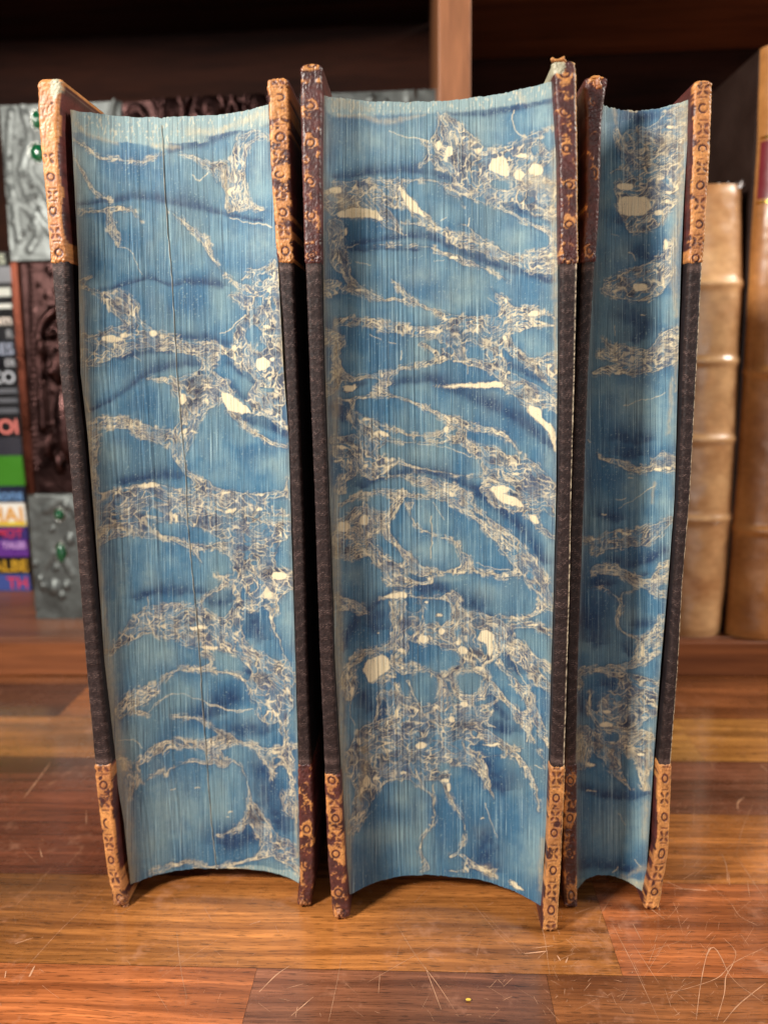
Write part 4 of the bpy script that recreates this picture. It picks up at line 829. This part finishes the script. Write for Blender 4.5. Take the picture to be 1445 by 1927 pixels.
# ------------------------------------------------------------------ bookcase behind
SF = 0.387-0.206      # front of the bookcase
ZB = 0.0205           # top of its lowest shelf
M_CASE = mat_wood('shade_darkened_case_wood', lin(28, 12, 8), lin(54, 26, 15), (5, 60, 60), .8); M_SHELF = mat_wood('shelf_wood', lin(96, 58, 40), lin(146, 92, 62), (5, 60, 60), .35); M_CASEV = mat_wood('case_wood_upright', lin(118, 74, 48), lin(162, 106, 70), (60, 60, 5)); M_EDGE = mat_wood('case_front_edge', lin(104, 58, 34), lin(146, 86, 50), (5, 60, 120), .35)  # case wood colour darkened to paint the shade inside the compartments
case = empty('bookcase', (0, SF+.15, 0), 'dark brown wooden bookcase with an upright divider, standing on the table behind the books', 'bookcase')
def part(name, x0, x1, y0, y1, z0, z1, mat, bev=.0008):
    bm = bmesh.new(); box_bm(bm, x0, x1, y0, y1, z0, z1, bev); o = bm_obj(name, bm, mat); adopt(case, o); return o
BK = .60-.206
part('bottom_shelf', -.8, .8, SF+.0015, BK+.02, .0002, ZB, M_SHELF); part('front_edge', -.8, .8, SF-.0035, SF+.0012, .0002, ZB-.0006, M_EDGE)
dl = at(824, 100, SF)[0]; dr = at(886, 100, SF)[0]
part('divider', dl, dr, SF, BK, ZB+.0002, .409, M_CASEV); part('back_panel', -.8, .8, BK+.0002, BK+.01, ZB+.0003, .5, M_CASE)
part('upper_shelf', -.8, dl-.0003, SF, BK, .410, .428, M_CASE); part('upper_shelf', dr+.0003, .8, SF, BK, .385, .405, M_SHELF)  # left underside coloured as if in shade, right one as if lit
part('side_panel', -.82, -.8, SF, BK, 0.0002, .5, M_CASEV); part('side_panel', .8, .82, SF, BK, 0.0002, .5, M_CASEV)

# ------------------------------------------------------------------ metal-bound book, leaning back
def metal_book():
    pb = atz(66, 1163, ZB); Y0 = float(pb[1]); lean = .020
    def face(px, py):
        """point of the leaning front plane under a photo pixel"""
        d = ray(px, py); e = np.array(EYE); H = .245; n = np.array([0, 1, -lean/H]); t = (n@(np.array([0, Y0, ZB])-e))/(n@d); return e+d*t
    root = empty('metal_bound_book', (0, Y0+.02, ZB), 'large antique book bound in embossed silver and bronze with green stones, leaning in the bookcase', 'book')
    a = face(66, 1160); b = face(8, 192); c = face(822, 172); H = .5*(b[2]+c[2])-ZB; x0 = .5*(a[0]+b[0]); x1 = c[0]; n = np.array([0, lean/.245, 1.]); n /= np.linalg.norm(n); out = np.array([0, -n[2], n[1]])
    Wd = x1-x0; NU, NV = 300, 330; u = np.linspace(0, 1, NU)[None, :]*np.ones((NV, 1)); v = np.linspace(0, 1, NV)[:, None]*np.ones((1, NU))
    X = u*Wd; Z = v*H      # metres on the plate
    def uv(px, py):
        p = face(px, py); return p[0]-x0, (p[2]-ZB)/n[2]
    h = np.zeros_like(X); rng = random.Random(3)
    def bump(cx, cz, rx, rz, amp, pw=1.0):
        r = ((X-cx)/rx)**2+((Z-cz)/rz)**2; np.maximum(h, amp*np.clip(1-r, 0, 1)**pw, out=h)
    def ridge(pts, w, amp):
        q = catmull(np.array([list(p)+[0] for p in pts]), .002)
        for s, e in zip(q[:-1], q[1:]):
            d = e-s; L = d@d+1e-12; t = np.clip(((X-s[0])*d[0]+(Z-s[1])*d[1])/L, 0, 1); r = np.hypot(X-s[0]-t*d[0], Z-s[1]-t*d[1]); np.maximum(h, amp*np.clip(1-(r/w)**2, 0, 1)**.6, out=h)
    _, zt = uv(60, 492); _, zl = uv(100, 930); xs0, _ = uv(228, 190); xs1, _ = uv(565, 180)
    # scrolls and beads of the silver corners
    for px, py, r in [(20,230,3),(30,260,2),(24,300,3),(22,330,3),(26,355,2.5),(20,380,3),(50,215,3),(55,250,3),(45,270,3),(48,330,4),(62,350,4),(60,375,4),(70,370,3),(40,320,2.5),(75,395,3),(68,410,3),(26,355,3),(28,420,3),(48,440,3),(60,430,3),(72,445,3),(16,342,3),(70,1060,4),(80,1090,6),(85,1102,6),(105,1105,9),(128,1102,6),(135,1015,7),(108,1068,4),(120,1120,5),(102,995,3),(128,950,6)]:
        cx, cz = uv(px, py); bump(cx, cz, r*.00034*1.3, r*.00034*1.7, .0018)
    for pts in ([(25,215),(20,300),(30,380),(40,450)], [(45,200),(60,260),(45,330),(70,400),(100,440)], [(30,380),(60,400),(75,440),(60,470)], [(75,280),(60,320),(85,360),(110,400)], [(70,1140),(80,1080),(110,1040),(140,1080)], [(90,960),(120,940),(150,970)]):
        ridge([uv(*p) for p in pts], .0026, .0007)
    for k in range(120):
        bump(rng.uniform(.55, 1)*Wd, rng.uniform(.7, 1)*H, rng.uniform(.001, .003), rng.uniform(.001, .004), .0013)
    # bronze: dome, arches, faces along the top; arch and figure at the left
    def face_relief(px, py, s):
        cx, cz = uv(px, py); bump(cx, cz, .0078*s, .0105*s, .006*s, .7); bump(cx, cz-.001*s, .0014*s, .0040*s, .0085*s); bump(cx-.0026*s, cz+.0006*s, .0014*s, .0010*s, .0040*s); bump(cx, cz-.0052*s, .0024*s, .0010*s, .0066*s)
        for k in range(13):
            a = math.pi*k/12; bump(cx+.0078*s*math.cos(a), cz+.0012+.0090*s*math.sin(a), .0010, .0028*s, .0062*s)
    for px, py, s in ((398,208,1.0),(325,210,.85),(487,200,.9),(258,235,.8)): face_relief(px, py, s)
    for cx_, w in ((258,.014),(398,.016),(470,.012)):
        cx, cz = uv(cx_, 215); ridge([(cx-w, cz-.02), (cx-w*.95, cz), (cx-w*.6, cz+.010), (cx, cz+.0135), (cx+w*.6, cz+.010), (cx+w*.95, cz), (cx+w, cz-.02)], .0016, .0035)
    for k in range(70):
        cx, cz = uv(232+k*4.3, 182+(k % 2)*2); bump(cx, cz-.001, .0010, .0010, .0014)
    for k in range(36):
        cx, cz = uv(70+rng.random()*70, 505+k*10.5); bump(cx, cz, .0012, .0014, .0016)
        cx, cz = uv(58+k*.3, 500+k*11); bump(cx, cz, .0011, .0013, .0016)
    cx, cz = uv(125, 640); ridge([(cx-.016, cz-.05), (cx-.015, cz), (cx-.008, cz+.014), (cx+.004, cz+.018), (cx+.02, cz+.01)], .0032, .0042)
    for px, py, rx, rz, am in ((84,655,6,24,.006),(100,630,8,8,.006),(110,690,9,30,.005),(98,835,8,26,.0065),(122,800,16,60,.004),(115,870,10,20,.004),(86,722,4,4,.004),(104,700,12,12,.006)):
        cx, cz = uv(px, py); bump(cx, cz, rx*.00036, rz*.00036, am, .7)
    h += .0003*fbm(X/.006, Z/.006, 8)
    silver = ((Z > zt) & (X < xs0)) | ((Z < zl)) | ((Z > zt) & (X > xs1))
    step = np.where(silver, .0014, 0.0); h += step
    frame = (X < .0045) & (~silver)
    h = np.where(frame, h*.1+.0022, h)
    P = np.array([x0, Y0, ZB])+X[..., None]*np.array([1, 0, 0])+Z[..., None]*n+h[..., None]*out
    # rounded silver corner at top left
    sil = srgb(108, 112, 110); bro = srgb(62, 42, 40); bro2 = srgb(84, 44, 32)
    M_SIL = mat_tint('tarnished_silver', .52, .5, .15, 500, .0002, .85, .2)
    for nm, mask, mat, colr in (('silver_mount', silver & (Z < zl), M_SIL, sil), ('silver_mount', silver & (Z > zt) & (X < Wd/2), M_SIL, sil), ('silver_mount', silver & (Z > zt) & (X > Wd/2), M_SIL, sil), ('bronze_panel', ~silver, mat_tint('dark_bronze', .34, .5, .35, 700, .0004, .95, .3), bro)):
        idx = -np.ones(mask.shape, int); fm = mask[:-1, :-1]; r, cidx = np.nonzero(fm)
        V = []; F = []; Cc = []; used = {}
        PP = P.reshape(-1, 3); hh = h.reshape(-1); frm = frame.reshape(-1)
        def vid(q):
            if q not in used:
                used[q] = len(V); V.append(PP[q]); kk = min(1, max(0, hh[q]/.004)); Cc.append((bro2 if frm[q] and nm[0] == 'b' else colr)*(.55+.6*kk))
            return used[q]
        for i, j in zip(r, cidx):
            q = i*NU+j; F.append((vid(q), vid(q+1), vid(q+NU+1), vid(q+NU)))
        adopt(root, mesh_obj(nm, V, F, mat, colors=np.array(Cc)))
    # body behind the plate, sheared back with the lean
    bm = bmesh.new(); box_bm(bm, x0+.0003, x1-.0003, 0, .040, 0, H, .0015)
    for v_ in bm.verts: z = v_.co.z; y = v_.co.y; v_.co = Vector((v_.co.x, Y0+.0006+n[1]*z-out[1]*y*1.0, ZB+n[2]*z+y*0.0))
    adopt(root, bm_obj('wooden_boards', bm, mat_plain('board_and_silver_edge', lin(92, 92, 88), .5, .7, bscale=500)))
    M_GEM = mat_plain('green_stone', lin(4, 92, 52), .08, 0, .9, bscale=60, bump=.02, vary=.6)
    for px, py, rx, rz in ((73,228,9,16),(74,290,14,16),(115,968,9.5,11),(119,1040,10,20)):
        q = face(px, py)+out*.0012; bm = bmesh.new(); bmesh.ops.create_uvsphere(bm, u_segments=28, v_segments=16, radius=1)
        bmesh.ops.scale(bm, vec=(rx*.00031, .0028, rz*.00031), verts=bm.verts); bmesh.ops.translate(bm, vec=tuple(q), verts=bm.verts)
        adopt(root, bm_obj('green_cabochon', bm, M_GEM, None, True))
        bm = bmesh.new(); t = 40; vs = []
        for i in range(t):
            a = 2*math.pi*i/t
            for j in range(8):
                b_ = 2*math.pi*j/8; vs.append(bm.verts.new((q[0]+math.cos(a)*(rx*.00031+.0006+.0006*math.cos(b_)), q[1]+.0004-.0009*math.sin(b_)-.0004, q[2]+math.sin(a)*(rz*.00031+.0006+.0006*math.cos(b_)))))
        for i in range(t):
            for j in range(8): bm.faces.new((vs[i*8+j], vs[((i+1) % t)*8+j], vs[((i+1) % t)*8+(j+1) % 8], vs[i*8+(j+1) % 8]))
        adopt(root, bm_obj('stone_setting', bm, mat_plain('silver_bezel', lin(160, 160, 155), .3, 1.0), None, True))
metal_book()

# ------------------------------------------------------------------ stack of small books lying flat at the far left
def stack():
    rows = [  # y top, y bottom, colour, words, letter colour, what it looks like
        (474,500,(40,44,38),'ES',(190,196,170),'dark small book with pale green letters, topmost in the left stack'),
        (502,532,(132,134,138),'',None,'plain grey small book, second from the top of the left stack'),
        (534,566,(22,22,24),'___',(205,208,196),'black small book with one white line, in the upper left stack'),
        (568,585,(30,30,30),'___',(214,216,206),'thin black book with a broad white line on its spine'),
        (586,616,(24,24,24),'nm',(226,214,200),'black small book with large cream letters on its spine'),
        (618,640,(20,20,24),'R',(150,152,154),'black small book with one grey letter at its end'),
        (642,672,(18,22,34),'NES',(150,158,176),'near-black small book with grey-blue letters on its spine'),
        (673,692,(16,16,20),'ER',(170,172,176),'thin black book with grey letters, just above the round-lettered one'),
        (693,726,(14,14,18),'CO',(190,194,200),'black small book with two lines of silvery rounded letters'),
        (728,744,(22,22,24),'___',(96,98,104),'thin black book with a dull grey stripe, upper of three alike'),
        (745,762,(24,24,26),'___',(92,94,100),'thin black book with a dull grey stripe, middle of three alike'),
        (763,782,(22,22,26),'___',(90,92,98),'thin black book with a dull grey stripe, lower of three alike'),
        (783,822,(16,14,16),'OI',(226,128,118),'black book with large salmon pink letters in the left stack'),
        (823,857,(52,52,60),'',None,'plain dark grey book lying right on top of the green one'),
        (858,914,(62,128,34),'',None,'thick plain green book in the left stack'),
        (915,946,(26,34,56),'ions',(110,150,196),'dark navy book with light blue letters under the green book'),
        (947,990,(236,232,222),'CHAI',(222,160,70),'white book with golden letters and a yellow bottom line'),
        (991,1015,(58,48,110),'MOT',(196,52,84),'indigo book with red letters, directly under the white book'),
        (1016,1048,(100,52,140),'TALES',(190,150,206),'purple book with two rows of lilac letters'),
        (1049,1080,(24,18,16),'ALBE',(206,160,46),'black book with tall golden letters in the left stack'),
        (1081,1112,(64,82,150),'TH',(206,60,84),'blue book with red letters at the bottom of the left stack')]
    Yb = float(atz(30, 1112, ZB)[1]); z = ZB+.0001; rnd = random.Random(8)
    zs = [float(at(12+44*(r[1]-474)/640, r[1], Yb)[2]) for r in rows]; ztop = float(at(12, 474, Yb)[2])
    for i in range(len(rows)-1, -1, -1):
        y0, y1, col, word, lc, label = rows[i]
        zb = ZB+.0001 if i == len(rows)-1 else zs[i]; zt = zs[i-1]-.0002 if i > 0 else ztop
        xe = float(at({0:14}.get(i, 22+38*max(0, (y0-500))/610), (y0+y1)/2, Yb)[0])+rnd.uniform(-.0003, .0003); x0 = xe-.19
        root = empty('paperback_book', ((x0+xe)/2, Yb+.05, zb), label, 'book', 'small books stacked flat at the left')
        mc = mat_plain('cover_of_book_%d' % (i+1), lin(*col), .32, 0, .5, bscale=300, bump=.1, vary=.12)
        bm = bmesh.new(); box_bm(bm, x0, xe, Yb, Yb+.0012, zb, zt, .0003); sp = bm_obj('spine', bm, mc)
        bm = bmesh.new(); box_bm(bm, x0, xe, Yb+.0013, Yb+.115, zb, zb+.0005); cv = bm_obj('cover', bm, mc)
        bm = bmesh.new(); box_bm(bm, x0, xe, Yb+.0013, Yb+.115, zt-.0005, zt); cv2 = bm_obj('cover', bm, mc)
        bm = bmesh.new(); box_bm(bm, x0+.001, xe-.001, Yb+.0014, Yb+.113, zb+.0006, zt-.0006); pg = bm_obj('pages', bm, M_PAGES)
        adopt(root, sp, cv, cv2, pg)
        if word:
            ml = mat_plain('lettering_of_book_%d' % (i+1), lin(*lc), .45, 0, .4, bump=.05, vary=.1); hgt = zt-zb
            if word == '___':
                bm = bmesh.new(); zc = (zb+zt)/2; hh = hgt*.24; box_bm(bm, xe-.08, xe-.001, Yb-.0003, Yb-.0001, zc-hh, zc+hh); st = bm_obj('spine_stripe', bm, ml); adopt(root, st)
            else:
                cu = bpy.data.curves.new('title', 'FONT'); cu.body = word; cu.size = hgt*(.95 if i != 18 else .5); cu.align_x = 'RIGHT'; cu.extrude = .00008; cu.offset = hgt*.02
                tmp = bpy.data.objects.new('title', cu); SC.collection.objects.link(tmp); bpy.context.view_layer.update()
                me = bpy.data.meshes.new_from_object(tmp.evaluated_get(bpy.context.evaluated_depsgraph_get())); bpy.data.objects.remove(tmp)
                o = bpy.data.objects.new('title_lettering', me); link(o); me.materials.clear(); me.materials.append(ml)
                o.rotation_euler = (math.pi/2, 0, 0); o.location = (xe-.0012-(.002 if i == 17 else 0), Yb-.0003, zb+hgt*(.17 if i != 18 else .52)); bpy.context.view_layer.update()
                me.transform(o.matrix_world); o.matrix_world = Matrix.Identity(4); adopt(root, o)
        if i == 16:
            bm = bmesh.new(); box_bm(bm, xe-.08, xe-.0004, Yb-.0003, Yb-.0001, zb+.0003, zb+(zt-zb)*.2); adopt(root, bm_obj('yellow_line', bm, mat_plain('yellow_print', lin(226, 200, 60), .4)))
stack()

# ------------------------------------------------------------------ vellum book and tall tan book at the right
def spine_book(name, label, rows, ybase, xbase, bulge, depth, bands, colA, colB, mats, seed, ztop_extra=0, gap=0.0, rough=.32):
    """a book seen from its rounded spine: rows of (photo y, left x, right x)"""
    rws = np.array(rows, float); Y0 = float(atz(xbase, ybase, ZB)[1])
    y0 = rws[0, 0]; ztop = float(at(rws[0, 1:].mean(), y0, Y0)[2]); nz, nu = 260, 44; Z = np.linspace(ZB+.0002, ztop, nz); zbands = [float(at(rws[0, 1:].mean(), b, Y0)[2]) for b in bands]
    P = np.zeros((nz, nu, 3)); col = np.zeros((nz, nu, 3)); XL = []; XR = []
    for i, z in enumerate(Z):
        y = 700.; x = rws[:, 1:].mean()
        for _ in range(4):
            X = at(x, y, Y0+bulge)[0]; x, y = proj(np.array([X, Y0+bulge, z])); l = np.interp(y, rws[:, 0], rws[:, 1]); r = np.interp(y, rws[:, 0], rws[:, 2]); x = (l+r)/2
        a = at(l, y, Y0+bulge)[0]; b = at(r, y, Y0+bulge)[0]; XL.append(a); XR.append(b)
        u = np.linspace(0, 1, nu); th = (u-.5)*math.pi; bd = sum(math.exp(-((z-q)/.0021)**2) for q in zbands); end = .0012*math.exp(-((ztop-z)/.003)**2)+.001*math.exp(-((z-ZB)/.003)**2)
        br = bulge+.0016*bd-end
        P[i, :, 0] = (a+b)/2+np.sin(th)*((b-a)/2+.0006*bd); P[i, :, 1] = Y0+bulge-np.cos(th)*br; P[i, :, 2] = z
        n = fbm(u*3+seed, np.full(nu, z*60.), seed, 4); n2 = vnoise(u*14, np.full(nu, z*700.), seed+3)
        edge = np.clip(np.abs(u-.5)*2, 0, 1)**6
        k = np.clip(.5+.6*n+.12*n2+.35*bd+.3*edge, 0, 1)[:, None]; col[i] = colA*(1-k)+colB*k
    P[..., 1] += .0006*fbm(P[..., 0]/.012, P[..., 2]/.012, seed+9)
    root = empty(name, (float((XL[0]+XR[0])/2), Y0+depth/2, ZB), label, 'book')
    sp = grid_obj('spine', P, mats[0], None, colors=col); kids = [sp]
    for side in (0, 1):
        V = []; th = .0026
        for z_i in (0, nz-1):
            x = XL[z_i] if side == 0 else XR[z_i]; s = 1 if side == 0 else -1
            for dx, dy in ((0, .0), (0, depth), (s*th, depth), (s*th, .0)): V.append((x+dx, Y0+bulge+.0003+dy, Z[z_i]+(0)))
        kids.append(mesh_obj('cover_board', V, [(0, 1, 2, 3), (7, 6, 5, 4), (0, 4, 5, 1), (1, 5, 6, 2), (2, 6, 7, 3), (3, 7, 4, 0)], mats[1], smooth=False))
    V = []
    for z_i, dz in ((0, .003), (nz-1, -.004-gap)):
        for x, dy in ((XL[z_i]+.0028, .002), (XL[z_i]+.0028, depth-.004), (XR[z_i]-.0028, depth-.004), (XR[z_i]-.0028, .002)): V.append((x, Y0+bulge+dy, Z[z_i]+dz))
    kids.append(mesh_obj('text_block', V, [(3, 2, 1, 0), (4, 5, 6, 7), (0, 1, 5, 4), (1, 2, 6, 5), (2, 3, 7, 6), (3, 0, 4, 7)], M_PAGES, smooth=False))
    adopt(root, *kids); return root, Y0, P
M_VEL = mat_tint('aged_vellum', .36, .6, .15, 300, .0003, vary=.2); M_VELB = mat_plain('vellum_board', lin(176, 128, 82), .4); M_DKB = mat_plain('dark_brown_board', lin(56, 40, 34), .55)
vel, VY, VP = spine_book('vellum_book', 'short cream-tan vellum book with raised spine bands and white frayed paper at its top', [(345,1268,1392),(533,1266,1394),(700,1262,1386),(825,1258,1381),(978,1252,1372),(1100,1246,1362),(1200,1240,1350)], 1201, 1300, .010, .13, (533,680,828,978), srgb(150, 100, 58), srgb(206, 164, 116), (M_VEL, M_VELB), 31)
fr = []; F = []; rnd = random.Random(6); ztv = VP[-1, :, 2].max()
for k in range(60):
    u = rnd.random()*.5+.42; X = VP[-1, 0, 0]+(VP[-1, -1, 0]-VP[-1, 0, 0])*u; Yp = VY+rnd.uniform(.003, .012); L = rnd.uniform(.0012, .0038); a = rnd.gauss(.5, .45); b = len(fr); w = rnd.uniform(.0003, .0009)
    for s in range(4):
        q = s/3; fr += [(X-w*(1-q*.7)+math.sin(a)*L*q, Yp, ztv-.0018+L*q*math.cos(a)), (X+w*(1-q*.7)+math.sin(a)*L*q, Yp+.0004, ztv-.0018+L*q*math.cos(a))]
    F += [(b+2*s, b+2*s+1, b+2*s+3, b+2*s+2) for s in range(3)]
adopt(vel, mesh_obj('frayed_paper', fr, F, mat_plain('white_torn_paper', lin(226, 226, 226), .7, vary=.08), smooth=False))
tall, TY, TP = spine_book('tall_leather_book', 'tall tan leather book with a red label and gilt lines at the far right', [(72,1430,1570),(270,1424,1562),(450,1412,1552),(600,1404,1544),(900,1385,1525),(1205,1362,1505)], 1206, 1430, .011, .155, (700,1000), srgb(140, 86, 42), srgb(196, 136, 76), (M_VEL, M_DKB), 57)
def spine_patch(name, y0, y1, mat, parent, P, Y0, raise_=.0003):
    z0 = float(at(1440, y1, Y0)[2]); z1 = float(at(1440, y0, Y0)[2]); i = [k for k in range(P.shape[0]) if z0 <= P[k, 0, 2] <= z1]
    if len(i) < 2: c = int(np.argmin(abs(P[:, 0, 2]-(z0+z1)/2))); i = [c, c+1]
    Q = P[i].copy(); Q[..., 1] -= raise_; Q = Q[:, 3:-3]; o = grid_obj(name, Q, mat); adopt(parent, o); return o
spine_patch('red_label', 258, 372, mat_plain('red_label_leather', lin(120, 36, 44), .4), tall, TP, TY)
M_GILT = mat_plain('gilt', lin(226, 176, 82), .25, 1.0)
for y in (252, 378): spine_patch('gilt_line', y-3, y+4, M_GILT, tall, TP, TY, .0005)
